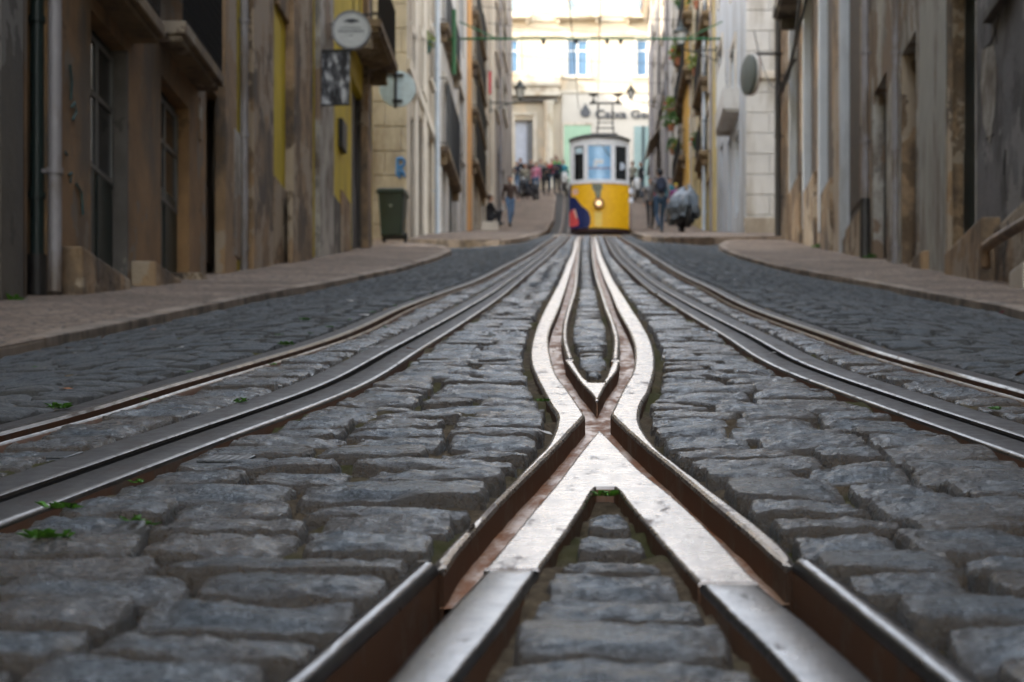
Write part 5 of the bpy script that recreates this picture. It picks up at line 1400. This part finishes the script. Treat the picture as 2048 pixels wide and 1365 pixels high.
# ================================================================ motorcycles
BIKE_W = plain('white_scooter_paint', (.70, .70, .68), .3); BIKE_D = plain('dark_scooter_paint', (.03, .032, .04), .3); RUB = plain('tyre_rubber', (.015, .015, .015), .8); CHROME = plain('bike_metal', (.4, .4, .4), .3, .8)
def scooter(px, d, yaw, paint, label):
    x = (px - CX) * d / F
    R = thing('scooter', label, 'scooter', (x, d, float(zg(x, d)) + .10), yaw, 'parked scooters')
    L = dict(local=True, smooth=True)
    for y in (-.62, .62):
        w_ = part('wheel', RUB, R, lambda m: [m.lathe([(.17, -.05), (.24, -.045), (.26, 0), (.24, .045), (.17, .05)], (0, y, .26), 20, 'x', cap=False)], **L)
        part('rim', CHROME, w_, lambda m: m.lathe([(.17, -.03), (.17, .03)], (0, y, .26), 16, 'x'), **L)
    part('body', paint, R, lambda m: [m.blob((0, -.45, .58), (.17, .42, .20), 14, 9), m.tube([(0, -.2, .38), (0, .15, .30), (0, .42, .42)], [.16, .17, .15], 10), m.tube([(0, .45, .40), (0, .52, .75), (0, .47, .98)], [.17, .18, .13], 10), m.blob((0, .62, .46), (.10, .28, .09), 12, 7)], **L)
    part('seat', C_BLACK, R, lambda m: m.blob((0, -.42, .78), (.15, .40, .07), 14, 8), **L)
    hb_ = part('handlebar', RUB, R, lambda m: [m.tube([(-.34, .36, 1.06), (0, .45, 1.02), (.34, .36, 1.06)], .022, 8), m.tube([(-.28, .40, 1.04), (-.34, .42, 1.25)], .010, 6), m.tube([(.28, .40, 1.04), (.34, .42, 1.25)], .010, 6)], **L)
    part('mirror', CHROME, hb_, lambda m: [m.blob((-.35, .42, 1.28), (.07, .02, .045), 10, 6)], **L); part('mirror', CHROME, hb_, lambda m: [m.blob((.35, .42, 1.28), (.07, .02, .045), 10, 6)], **L)
    part('headlight', TPAPER, R, lambda m: m.blob((0, .58, .92), (.09, .05, .09), 12, 8), **L)
    part('fork', CHROME, R, lambda m: [m.tube([(-.08, .50, .75), (-.08, .62, .26)], .022, 8), m.tube([(.08, .50, .75), (.08, .62, .26)], .022, 8)], **L)
    return R
scooter(1050, 101, math.radians(200), BIKE_D, 'dark motor scooter parked in front of the left crowd')
scooter(1058, 97, math.radians(150), BIKE_D, 'dark motor scooter nearest the left kerb below the pink top')
scooter(1131, 104, math.radians(175), BIKE_W, 'white motor scooter left of the tram')
scooter(1272, 96, math.radians(185), BIKE_W, 'white motor scooter right of the tram')
# motorcycle under a grey cover
mx, md = 2.50, 56.6
R = thing('covered_motorcycle', 'motorcycle under a crumpled grey blue cover parked at the right wall', 'motorcycle', (mx, md, float(zg(mx, md)) + .10), math.radians(6))
TARP = M('grey_blue_tarpaulin', (.15, .18, .21), .38, 0, .25, 2.5, .6, 6, (.08, .09, .1), 3, .6, .4, .05)
def f_(m):
    n = 40; prof_ = [(.03, 1.17), (.13, 1.15), (.22, 1.07), (.30, .97), (.37, .88), (.41, .74), (.43, .60), (.40, .46), (.37, .40), (.36, .30)]
    vs = []; fs = []
    for i, (r, z) in enumerate(prof_):
        for k in range(n):
            a = 2 * math.pi * k / n
            fold = (.02 + .016 * i) * (abs(math.sin(3.5 * a + .25 * i)) - .5) * 2 + .05 * math.sin(9 * a + 1.3 * i) * min(1, i / 4) + .8 * float(vnoise(a * 1.7 + 5, i * .55)) * .34
            x = r * (1 + fold) * math.cos(a) * 1.05; y = r * (1 + fold) * math.sin(a) * 2.0
            top = max(0, 1 - i / 5)
            bar = .17 * top * math.cos(2 * a) - .14 * top * math.sin(a - .3)
            zz = z + bar + .10 * float(vnoise(a * 2.1, i * .8 + 3)) * min(1, i / 2) + (.14 if i == 9 and math.cos(a) > .2 else 0)
            vs.append((x + .10 * top, y, zz))
        if i:
            for k in range(n): fs.append(((i - 1) * n + k, (i - 1) * n + (k + 1) % n, i * n + (k + 1) % n, i * n + k))
    fs.append(tuple(range(n))); m.add(vs, fs)
part('cover', TARP, R, f_, local=True, smooth=22)
for y in (-.66, .66):
    part('wheel', RUB, R, lambda m: m.lathe([(.18, -.06), (.27, -.055), (.30, 0), (.27, .055), (.18, .06)], (.06, y, .30), 20, 'x'), local=True, smooth=True)
part('engine', BIKE_D, R, lambda m: [m.blob((0, 0, .34), (.24, .45, .22), 12, 8), m.tube([(.2, -.7, .22), (.22, .3, .25)], .05, 8)], local=True, smooth=True)
# ================================================================ wheelie bin
bx_, bd_ = -4.05, 39.9
R = thing('wheelie_bin', 'dark green wheelie bin standing at the corner of the left side street', 'bin', (bx_, bd_, float(zg(bx_, bd_)) + .105), math.radians(-4))
BING = M('dark_green_bin_plastic', (.012, .028, .02), .45, 0, .25, 4, .1, 30); BINW = plain('bin_emblem_pale', (.30, .34, .32), .6)
part('body', BING, R, lambda m: m.hexa([(-.21, -.22, .07), (.21, -.22, .07), (.21, .24, .07), (-.21, .24, .07), (-.26, -.29, .94), (.26, -.29, .94), (.26, .28, .94), (-.26, .28, .94)]), local=True, bevel=.03)
part('rim', BING, R, lambda m: m.box(-.285, .285, -.32, .31, .90, .955), local=True, bevel=.015)
part('lid', BING, R, lambda m: m.hexa([(-.28, -.33, .958), (.28, -.33, .958), (.28, .33, .958), (-.28, .33, .958), (-.25, -.28, 1.01), (.25, -.28, 1.01), (.24, .30, 1.06), (-.24, .30, 1.06)]), local=True, bevel=.015)
part('emblem', BINW, R, lambda m: m.add([(0, -.266, .62), (.055, -.27, .70), (.03, -.272, .745), (0, -.271, .725), (-.03, -.272, .745), (-.055, -.27, .70)], [(0, 1, 2, 3, 4, 5)]), local=True)
for sx in (-1, 1): part('wheel', RUB, R, lambda m: m.lathe([(.10, -.025), (.10, .025)], (sx * .22, .22, .10), 16, 'x'), local=True, smooth=40)
# ================================================================ shop signs of the left row
R = thing('round_shop_sign', 'round white hanging sign with a dark fish shaped emblem and small grey lettering', 'sign', tuple(at(703, 62, 31)))
o = R; SGN = plain('white_enamel_sign', (.50, .52, .51), .4); SRIM = plain('grey_sign_rim', (.22, .23, .24), .4); INK = plain('dark_sign_ink', (.05, .055, .06), .6); INK2 = plain('grey_sign_ink', (.2, .21, .22), .6)
part('disc', SGN, R, lambda m: m.lathe([(.27, -.05), (.27, .05)], (0, 0, 0), 40, 'y'), local=True, smooth=40)
part('rim', SRIM, R, lambda m: m.lathe([(.27, -.065), (.30, -.065), (.30, .065), (.27, .065), (.27, -.065)], (0, 0, 0), 40, 'y', cap=False), local=True, smooth=40)
part('emblem', INK, R, lambda m: m.add([(-.13, -.056, .125), (-.05, -.056, .165), (.03, -.056, .175), (.11, -.056, .15), (.135, -.056, .125), (.06, -.056, .115), (0, -.056, .10), (-.06, -.056, .12)], [tuple(range(8))]), local=True)
def f_(m):
    for z, w_, h in ((.02, .17, .022), (-.035, .20, .03), (-.10, .03, .022)):
        x = -w_
        while x < w_: k = random.uniform(.014, .03); m.box(x, min(w_, x + k), -.058, -.052, z, z + h); x += k + .009
part('lettering', INK2, R, f_, local=True)
part('bracket', IRON, R, lambda m: [m.tube([(-.42, 0, .12), (-.30, 0, .10)], .015, 6), m.tube([(-.42, 0, -.12), (-.30, 0, -.10)], .015, 6)], local=True)
R = thing('hanging_banner', 'dark square banner with a black and white picture hanging below the round sign', 'banner', tuple(at(664, 156, 30)), math.radians(-8))
def photo_mat():
    m, nt, b = newmat('printed_grey_picture'); v = pos(nt, (3.2, 1, 1.4))
    n = noise(nt, v, 2.6, 6, .6)
    nt.links.new(ramp(nt, n, [(.44, (.012, .013, .018)), (.53, (.10, .105, .12)), (.62, (.5, .52, .55))]), b.inputs['Base Color']); b.inputs['Roughness'].default_value = .6
    return m
part('cloth', photo_mat(), R, lambda m: m.hexa([(-.27, -.012, -.40), (.27, -.012, -.40), (.27, .012, -.40), (-.27, .012, -.40), (-.26, -.012, .38), (.28, -.012, .38), (.28, .012, .38), (-.26, .012, .38)]), local=True)
part('hem', IRON, R, lambda m: m.box(-.28, .29, -.02, .02, .38, .42), local=True); part('hem', IRON, R, lambda m: m.box(-.28, .28, -.016, .016, -.42, -.40), local=True)
part('rod', IRON, R, lambda m: m.tube([(-.62, 0, .41), (.33, 0, .41)], .014, 6), local=True)
R = thing('round_disc_sign', 'pale blue round disc sign on a black bracket seen from behind past the balcony', 'sign', tuple(at(795, 178, 38)))
part('disc', plain('pale_blue_disc', (.50, .62, .66), .35), R, lambda m: m.lathe([(.30, -.02), (.345, -.015), (.35, .02), (.34, .03)], (0, 0, 0), 40, 'y'), local=True, smooth=40)
part('bracket', IRON, R, lambda m: [m.box(-.06, -.01, -.06, -.022, -.38, .36), m.box(-.09, .12, -.06, -.022, .22, .27), m.box(-.09, .10, -.06, -.022, -.27, -.22), m.tube([(-.45, 0, .24), (-.05, -.04, .24)], .015, 6)], local=True)
R = thing('oval_wall_sign', 'fat round lightbox sign seen edge on, on a bent black arm at the right corner', 'sign', tuple(at(1500, 150, 44)), math.radians(-73))
part('disc', plain('grey_green_sign_face', (.09, .11, .11), .4), R, lambda m: m.lathe([(.38, -.09), (.44, -.06), (.44, .0)], (0, 0, 0), 36, 'y'), local=True, smooth=40)
part('band', plain('white_sign_band', (.62, .62, .60), .4), R, lambda m: m.lathe([(.455, .001), (.455, .06)], (0, 0, 0), 36, 'y'), local=True, smooth=40)
part('rim', plain('red_brown_sign_rim', (.22, .10, .08), .4), R, lambda m: m.lathe([(.44, .061), (.44, .09), (.38, .11)], (0, 0, 0), 36, 'y'), local=True, smooth=40)
a0 = at(1500, 150, 44)
arm = MB(); arm.tube([tuple(at(1494, 122, 44)), tuple(at(1503, 110, 44)), tuple(at(1520, 108, 44)), (4.15, 44, zp(108, 44))], .03, 8); arm.build('arm', IRON, None, loc=None, smooth=True).name = 'arm'
ao = bpy.data.objects['arm']; ao.parent = R; ao.matrix_parent_inverse = (Matrix.Translation(a0) @ Matrix.Rotation(math.radians(-73), 4, 'Z')).inverted()
m = MB(); m.add([(-.04, 0, -.42), (.05, -.03, -.40), (.05, 0, .40), (-.05, -.02, .40), (-.05, .01, .40), (.05, .02, .40), (.04, .02, -.41), (-.04, .02, -.42)], [(0, 1, 2, 3), (7, 6, 5, 4), (0, 3, 4, 7), (1, 6, 5, 2), (3, 2, 5, 4), (0, 7, 6, 1)])
rb = m.build('red_banner', clothmat('banner_red', (.5, .03, .05)), loc=tuple(at(980, 166, 72)), local=True); props(rb, 'narrow red banner hanging from a balcony of the left row', 'banner')
part('rod', IRON, rb, lambda m: m.tube([(-.40, 0, .41), (.07, 0, .41)], .012, 6), local=True)
# ================================================================ street lanterns
LGL = plain('frosted_lantern_glass', (.55, .54, .5), .3); LIR = plain('lantern_dark_green_iron', (.02, .03, .028), .5)
def lantern(px, py, d, arm, label, k=1.0):
    p = at(px, py, d)
    R = thing('street_lantern', label, 'lantern', tuple(p), 0, 'wall lanterns')
    g = part('glass', LGL, R, lambda m: m.lathe([(.10 * k, -.36 * k), (.19 * k, .0)], (0, 0, 0), 6), local=True)
    def f_(m):
        for i in range(6):
            a = math.pi / 3 * i; m.tube([(.102 * k * math.cos(a), .102 * k * math.sin(a), -.36 * k), (.195 * k * math.cos(a), .195 * k * math.sin(a), 0)], .012, 5)
        m.lathe([(.11 * k, -.39 * k), (.12 * k, -.35 * k)], (0, 0, 0), 6)
    part('cage', LIR, R, f_, local=True)
    part('cap', LIR, R, lambda m: m.lathe([(.25 * k, 0), (.23 * k, .05), (.13 * k, .14 * k), (.10 * k, .16 * k), (.10 * k, .22 * k), (.04 * k, .28 * k), (.03 * k, .36 * k), (.004, .40 * k)], (0, 0, 0), 12), local=True, smooth=40)
    part('arm', LIR, R, lambda m: [m.tube([(0, 0, -.38 * k), (0, 0, -.48 * k), (arm * .3, 0, -.56 * k), (arm * .7, 0, -.52 * k), (arm, 0, -.52 * k)], .025, 6), m.tube([(arm * .35, 0, -.56 * k), (arm * .7, 0, -.72 * k), (arm, 0, -.85 * k)], .018, 6), m.box(arm - .03, arm + .03, -.05, .05, -.9 * k, -.4 * k)], local=True)
lantern(1362, 66, 60, 1.08, 'iron wall lantern high on the right among the plant balconies')
lantern(1040, 178, 75, -1.12, 'iron wall lantern on a long bracket at the left near the bank porch')
lantern(1262, 183, 100, 1.38, 'small iron wall lantern at the right in front of the bank lettering')
# ================================================================ overhead wires
def wire(pts, r, mt, label, name='span_wire', cat='wire', group='overhead wires'):
    m = MB(); m.tube(pts, r, 5); c = Vector(pts[0]); o = m.build(name, mt, loc=tuple(c)); return props(o, label, cat, group)
def sag(a, b_, s, n=10): return [tuple(Vector(a).lerp(Vector(b_), i / n) - Vector((0, 0, s * 4 * (i / n) * (1 - i / n)))) for i in range(n + 1)]
WIRE = plain('dark_wire', (.02, .02, .02), .6)
m = MB(); zz = zp(78, 58); m.tube([(-3.95, 58, zz), (3.72, 58, zz)], .035, 8); m.tube([(-3.95, 58, zz + .5), (-2.9, 58, zz + .02)], .02, 6); m.tube([(3.72, 58, zz + .5), (2.7, 58, zz + .02)], .02, 6)
sb = m.build('span_beam', IRON_G, loc=(-3.95, 58, zz), smooth=True); props(sb, 'thin green beam spanning the whole street above the tram', 'span beam')
for x in (-1.5, -.55, .35, .75):
    part('insulator', IRON, sb, lambda m: m.lathe([(.03, 0), (.06, -.04), (.06, -.10), (.03, -.16)], (x, 58, zz), 8))
for xf, lab in ((lambda d: (X_LO(d) + XG_R(d)) / 2 * .5 - .25, 'thin trolley wire running up the street over the left track'), (lambda d: .1, 'thin trolley wire running up the street over the right track')):
    wire([(float(xf(min(d, 100))), d, float(G(d)) + 4.62) for d in np.arange(14, 124, 5.0)], .012, WIRE, lab, 'trolley_wire')
for d, y, s, lab in ((72, 46, .12, 'uppermost dark wire slung across the street before the bank'), (84, 108, .1, 'dark wire slung across the street just under the green beam'), (90, 150, .08, 'lowest dark wire slung across the street before the bank'), (66, 12, .1, 'dark wire crossing the street at the very top of the view')):
    wire(sag((-3.95, d, zp(y, d)), (3.6 - (d - 60) * .008, d + 2, zp(y - 6, d)), s), .012, WIRE, lab)
wire(sag(tuple(at(1498, 0, 52)), tuple(at(1551, 178, 45.3)), .5), .014, WIRE, 'loose thin cable hanging down in front of the white corner house', 'hanging_cable')
# ================================================================ potted plants on the balconies
LEAF = [M('leaf_green', (.06, .14, .025), .6, 0, .4, 12, 0), M('leaf_yellow_green', (.16, .22, .03), .6, 0, .4, 12, 0)]; POT = M('terracotta_pot', (.32, .12, .06), .8, 0, .2, 6, .2); POTG = M('dark_green_planter', (.02, .07, .05), .6, 0, .2, 6, .1); FLOW = plain('red_flower', (.6, .04, .03), .6)
def plant_mesh(R, rad, mt, nleaf, flowers, seed):
    r_ = random.Random(seed); m = MB()
    for i in range(nleaf):
        a = r_.uniform(0, 6.28); e = r_.uniform(-.4, 1.5); q_ = rad * r_.uniform(.35, 1) ** .6 * (1 + .25 * math.sin(3 * a + seed))
        c = Vector((q_ * math.cos(a) * math.cos(e) * .8, q_ * math.sin(a) * math.cos(e) * .8, rad * .8 + q_ * math.sin(e)))
        u = Vector((r_.uniform(-1, 1), r_.uniform(-1, 1), r_.uniform(-1, 1))).normalized(); v = u.cross(Vector((r_.uniform(-1, 1), r_.uniform(-1, 1), r_.uniform(-1, 1)))).normalized(); L = rad * r_.uniform(.14, .26)
        m.add([c - u * L, c + v * L * .45, c + u * L, c - v * L * .45], [(0, 1, 2, 3)])
    m.build('foliage', mt, R, local=True, recalc=False)
    if flowers: part('flowers', FLOW, R, lambda f: [f.blob((rad * .7 * math.cos(a), rad * .7 * math.sin(a), rad * (.8 + .5 * math.sin(a * 2.3))), rad * .12, 6, 4) for a in (.3, 1.4, 2.6, 3.9, 5.1)], local=True)
def pot(loc, label, rad=.28, mt=0, potm=POT, flowers=False, seed=1):
    R = thing('potted_plant', label, 'potted plant', tuple(loc), 0, 'balcony pot plants')
    part('pot', potm, R, lambda m: m.lathe([(.10, 0), (.15, .22), (.165, .22), (.165, .26), (.13, .26)], (0, 0, 0), 14), local=True, smooth=40)
    plant_mesh(R, rad, LEAF[mt], 170, flowers, seed)
    return R
def at_out(px, py, fcd, o): d = fcd.D(px, o); return Vector((fcd.pt(d, o)[0], d, zp(py, d)))
lab_ = [(1393, 299, .2, 'leafy plant in a clay pot on the lowest balcony of the yellow house'), (1392, 151, .2, 'bushy plant on the middle balcony of the yellow house'), (1396, 19, .2, 'yellow green plant on the upper balcony of the yellow house'),
        (1354, 309, .25, 'red flowering plant on the lowest balcony of the ochre pilaster house'), (1346, 309, .25, 'tall green plant at the far end of the lowest pilaster house balcony'), (1357, 131, .25, 'plant in a clay pot on the middle balcony of the pilaster house'), (1360, 19, .25, 'big bright plant spilling over the topmost balcony on the right')]
for i, (px, py, o_, lb) in enumerate(lab_): pot(at_out(px, py, fr2, o_), lb, .30 + .10 * (i % 3), i % 2, POT if i % 3 else POTG, i in (0, 3, 5), 10 + i)
for i, (px, py, lb) in enumerate(((1342, 262, 'green hanging plant low on the ochre pilaster house'), (1341, 232, 'hanging plant with red flowers above the green one on the pilaster house'))):
    R = pot(at_out(px, py, fr2, .5), lb, .42, i, POT, i == 1, 30 + i)
    part('hanger', IRON, R, lambda m: m.tube([(0, 0, .2), (.1, 0, .75), (.52, 0, .8)], .012, 5), local=True)
R = pot(at(852, 106, 47), 'dark green planter with a yellowish plant hung on the cream corner house', .26, 1, POTG, False, 50); part('hanger', IRON, R, lambda m: m.tube([(0, 0, .15), (-.1, 0, .02), (-.42, 0, .02)], .014, 5), local=True)
# awning over the last shop on the right
d0, d1 = 97.5, 102
x0 = fr3.pt(d0, 0)[0]; x1 = fr3.pt(d1, 0)[0]; z0 = zp(268, 99)
R = thing('shop_awning', 'beige sloping shop awning on the grimy white house at the right', 'awning', (x0, d0, z0))
part('canvas', M('beige_canvas', (.62, .54, .44), .8, 0, .1, 3, .1), R, lambda m: m.hexa([(x0, d0, z0), (x0 - .6, d0, z0 - .75), (x1 - .6, d1, z0 - .75), (x1, d1, z0), (x0, d0, z0 + .03), (x0 - .6, d0, z0 - .72), (x1 - .6, d1, z0 - .72), (x1, d1, z0 + .03)]))
part('valance', M('beige_valance', (.42, .36, .28), .8, 0, .1, 3, .1), R, lambda m: m.hexa([(x0 - .61, d0, z0 - .92), (x0 - .59, d0, z0 - .92), (x1 - .59, d1, z0 - .92), (x1 - .61, d1, z0 - .92), (x0 - .61, d0, z0 - .73), (x0 - .59, d0, z0 - .73), (x1 - .59, d1, z0 - .73), (x1 - .61, d1, z0 - .73)]))
# ================================================================ iron access plates beside the slots
PLATE = M('ribbed_iron_plate', (.10, .105, .11), .42, .6, .3, 9, .2, 60)
PLS = [(452, 912, .105, .09, 'ribbed iron plate in the cobbles just right of the left cable slot'), (118, 905, .085, .09, 'ribbed iron plate between the left rail and the left cable slot'), (862, 721, .10, .09, 'small ribbed iron plate above the left cable slot'),
       (735, 692, .15, .13, 'broken iron cover between the left rail and its cable slot'), (990, 662, .20, .13, 'pale iron plate across the left track bed beside the wing rail'), (1378, 662, .19, .13, 'pale iron plate across the right track bed beside the wing rail')]
for i, (px, py, w_, l_, lb) in enumerate(PLS):
    x, d = P(px, py, .004); f = X_LS if x < 0 else X_RS; sl_ = (float(f(d + .2)) - float(f(d - .2))) / .4
    R = thing('access_plate', lb, 'iron plate', (x, d, float(G(d)) + .002), 0, 'iron plates in the track bed')
    sk = lambda u, v: (u + v * sl_, v)
    def hz_(m, u0, u1, v0, v1, z0, z1): m.hexa([(*sk(u0, v0), z0 + .178 * v0), (*sk(u1, v0), z0 + .178 * v0), (*sk(u1, v1), z0 + .178 * v1), (*sk(u0, v1), z0 + .178 * v1), (*sk(u0, v0), z1 + .178 * v0), (*sk(u1, v0), z1 + .178 * v0), (*sk(u1, v1), z1 + .178 * v1), (*sk(u0, v1), z1 + .178 * v1)])
    part('plate', PLATE, R, lambda m: hz_(m, -w_ / 2, w_ / 2, -l_ / 2, l_ / 2, -.04, -.004), local=True, bevel=.003)
    def f_(m):
        for k in range(6):
            u = -w_ / 2 + .02 + (w_ - .05) * k / 5; hz_(m, u, u + .012, -l_ / 2 + .012, l_ / 2 - .012, -.0038, .0)
    part('ribs', PLATE, R, f_, local=True, bevel=.002)
# ================================================================ weeds, dry leaves and litter
WEED = M('weed_green', (.07, .20, .02), .55, 0, .4, 60, 0)
def weed_mesh(n, size, seed):
    r_ = random.Random(seed); m = MB()
    for i in range(n):
        a = r_.uniform(0, 6.28); L = size * r_.uniform(.5, 1.1); t = Vector((math.cos(a), math.sin(a), r_.uniform(.25, 1.0))).normalized(); b0 = Vector((r_.uniform(-1, 1), r_.uniform(-.7, .7), 0)) * size * .8
        s_ = t.cross(Vector((0, 0, 1))).normalized() * L * r_.uniform(.18, .32); mid_ = b0 + t * L * .55; end = b0 + t * L - Vector((0, 0, L * .2))
        m.add([b0, mid_ - s_, end, mid_ + s_ + Vector((0, 0, .001))], [(0, 1, 2, 3)])
    return m.mesh('weed', WEED, recalc=False)
WM = [weed_mesh(26, .022, 3), weed_mesh(18, .018, 4), weed_mesh(34, .026, 5)]
def weed(px, py, k, sc, label=None, h=.001, grp='weeds in the joints of the cobbles'):
    x, d = P(px, py, h)
    o = bpy.data.objects.new('weed', WM[k]); COL.objects.link(o); o.location = (x, d, float(zg(x, d)) + h); o.scale = (sc,) * 3; o.rotation_euler = (0, 0, px)
    props(o, label or 'tiny green weed sprouting from a joint of the cobbles', 'weed', grp)
weed(1211, 993, 2, .6, 'bright green weed filling the notch of the A shaped rail nose', -.006)
weed(1087, 803, 0, .6, 'green weed against the outer edge of the left wing rail')
weed(98, 1078, 2, .8, 'largest green weed in the cobbles at the lower left'); weed(272, 1042, 1, .9); weed(300, 1050, 1, .6); weed(120, 1018, 0, .9); weed(480, 805, 0, .8); weed(278, 966, 1, .7); weed(118, 817, 2, .8)
for px, py in ((290, 800), (380, 745), (548, 730), (575, 690), (620, 668), (660, 655), (700, 640), (745, 625), (790, 612), (825, 600), (865, 588), (560, 672), (770, 655), (70, 735), (1990, 820), (610, 640)): weed(px, py, random.randrange(3), random.uniform(.5, .95))
for px, py, lb in ((12, 600, 'clump of weeds at the foot of the grey house at the left edge'), (140, 578, 'weeds at the foot of the ochre house'), (1553, 497, 'clump of weeds at the foot of the dark pipe by the right side street'), (1632, 512, 'clump of weeds against the brown striped house'), (1738, 530, 'clump of weeds at the foot of the grey drainpipe on the right'), (880, 470, 'weeds along the far kerb of the left side street')):
    x, d = P(px, py, .045)
    if px > 1500: d = fr.D(px, .07); x = 4.13
    elif px < 200: d = fl.D(max(px, 8), .07); x = -4.13
    o = bpy.data.objects.new('weed', WM[2]); COL.objects.link(o); o.location = (x, d, float(zg(x, d)) + .05); o.scale = (3.2, 3.2, 4.5) ; props(o, lb, 'weed', 'weeds at the walls')
LFM = [plain('dry_leaf_orange', (.42, .17, .06), .7), plain('dry_leaf_brown', (.22, .12, .06), .7), plain('paper_scrap', (.6, .58, .55), .7), plain('pink_petal_paint', (.75, .02, .22), .6)]
def leafmesh(k, L):
    m = MB(); m.add([(-L, 0, 0), (-.3 * L, -.45 * L, .12 * L), (.5 * L, -.35 * L, .05 * L), (L, 0, .22 * L), (.4 * L, .42 * L, .16 * L), (-.4 * L, .38 * L, .05 * L), (0, 0, .02 * L)], [(0, 1, 6), (1, 2, 6), (2, 3, 6), (3, 4, 6), (4, 5, 6), (5, 0, 6)])
    return m.mesh('leaf', LFM[k], recalc=False)
LM = [leafmesh(0, .012), leafmesh(1, .014), leafmesh(2, .013), leafmesh(3, .035)]
def leaf(px, py, k, sc, h, label, name='dry_leaf', cat='leaf', grp=None):
    x, d = P(px, py, h); o = bpy.data.objects.new(name, LM[k]); COL.objects.link(o); o.location = (x, d, float(zg(x, d)) + h + .002); o.scale = (sc,) * 3; o.rotation_euler = (random.uniform(-.3, .3), random.uniform(-.3, .3), px * .7)
    props(o, label, cat, grp)
leaf(2004, 626, 3, 1.0, .006, 'bright pink petal in the gutter at the right edge', 'flower_petal', 'petal')
for px, py, k in ((1110, 698, 0), (1113, 662, 0), (1107, 705, 1)): leaf(px, py, k, .7, -.028, 'dry leaf lying in the left groove of the crossing', grp='leaves in the left groove')
for px, py, k in ((1246, 690, 1), (1244, 676, 0), (1252, 720, 0), (1247, 754, 1)): leaf(px, py, k, .7, -.028, 'dry leaf lying in the right groove of the crossing', grp='leaves in the right groove')
leaf(1090, 868, 2, 1.1, .0, 'pale wood chip wedged against the left wing rail below the X', 'wood_chip', 'wood chip')
leaf(1098, 961, 1, .8, -.028, 'small dark pebble like scrap in the lower left groove', 'scrap', 'scrap')
for px, py in ((130, 780), (210, 690), (305, 660), (205, 676), (84, 705), (140, 698), (822, 700), (2040, 750)): leaf(px, py, 0 if px % 4 else 1, 1.5, .004, 'orange dry leaf lying on the dark cobbles', grp='dry leaves on the road')
for px, py in ((360, 697), (145, 708), (700, 603), (728, 632), (1545, 708), (1880, 607), (1470, 560), (1310, 590), (1155, 600), (575, 605)): leaf(px, py, 2, 1.2 if py > 650 else 2.2, .004, 'tiny scrap of white paper lying on the road', 'paper_scrap', 'paper scrap', 'paper scraps on the road')
# ================================================================ light, sky, camera
w = bpy.data.worlds.new('World'); SC.world = w; w.use_nodes = True
nt = w.node_tree; bg = nt.nodes['Background']
sky = nt.nodes.new('ShaderNodeTexSky'); sky.sky_type = 'NISHITA'; sky.sun_disc = False
SUN_EL = 25.0; SUN_AZ = 250.0          # behind the camera, from the left
sky.sun_elevation = math.radians(SUN_EL); sky.sun_rotation = math.radians(SUN_AZ)
sky.air_density = 1.0; sky.dust_density = .6; sky.ozone_density = 1.2
hs = nt.nodes.new('ShaderNodeHueSaturation'); hs.inputs['Saturation'].default_value = .6
nt.links.new(sky.outputs['Color'], hs.inputs['Color']); tm = nt.nodes.new('ShaderNodeMix'); tm.data_type = 'RGBA'; tm.blend_type = 'MULTIPLY'; tm.inputs['Factor'].default_value = 1; tm.inputs['B'].default_value = (1.10, 1.0, .88, 1)
nt.links.new(hs.outputs['Color'], tm.inputs['A']); nt.links.new(tm.outputs['Result'], bg.inputs['Color']); bg.inputs['Strength'].default_value = .15
sl = bpy.data.lights.new('sun', 'SUN'); sl.energy = 2.0; sl.angle = math.radians(.5); sl.color = (1, .86, .66)
so = bpy.data.objects.new('sun', sl); COL.objects.link(so)
az = math.radians(SUN_AZ); el = math.radians(SUN_EL)
dv = Vector((math.sin(az) * math.cos(el), math.cos(az) * math.cos(el), math.sin(el)))
so.rotation_euler = dv.to_track_quat('Z', 'Y').to_euler(); so.location = dv * 60
cam = bpy.data.cameras.new('camera'); co = bpy.data.objects.new('camera', cam); COL.objects.link(co)
co.location = (0, 0, H); co.rotation_euler = (math.radians(90), 0, 0)
cam.sensor_width = 36; cam.lens = 36 * F / 2048
cam.shift_x = (1024 - CX) / 2048; cam.shift_y = (CY - 682.5) / 2048
cam.clip_start = .05; cam.clip_end = 2000
cam.dof.use_dof = True; cam.dof.focus_distance = 3.15; cam.dof.aperture_fstop = 10.5
SC.camera = co
vs = SC.view_settings; vs.view_transform = 'Standard'; vs.look = 'None'; vs.exposure = 3.2; vs.gamma = 1
SC.cycles.use_denoising = True
SC.cycles.denoiser = 'OPENIMAGEDENOISE'; SC.cycles.denoising_input_passes = 'RGB_ALBEDO_NORMAL'; SC.cycles.denoising_prefilter = 'ACCURATE'
SC.cycles.max_bounces = 6
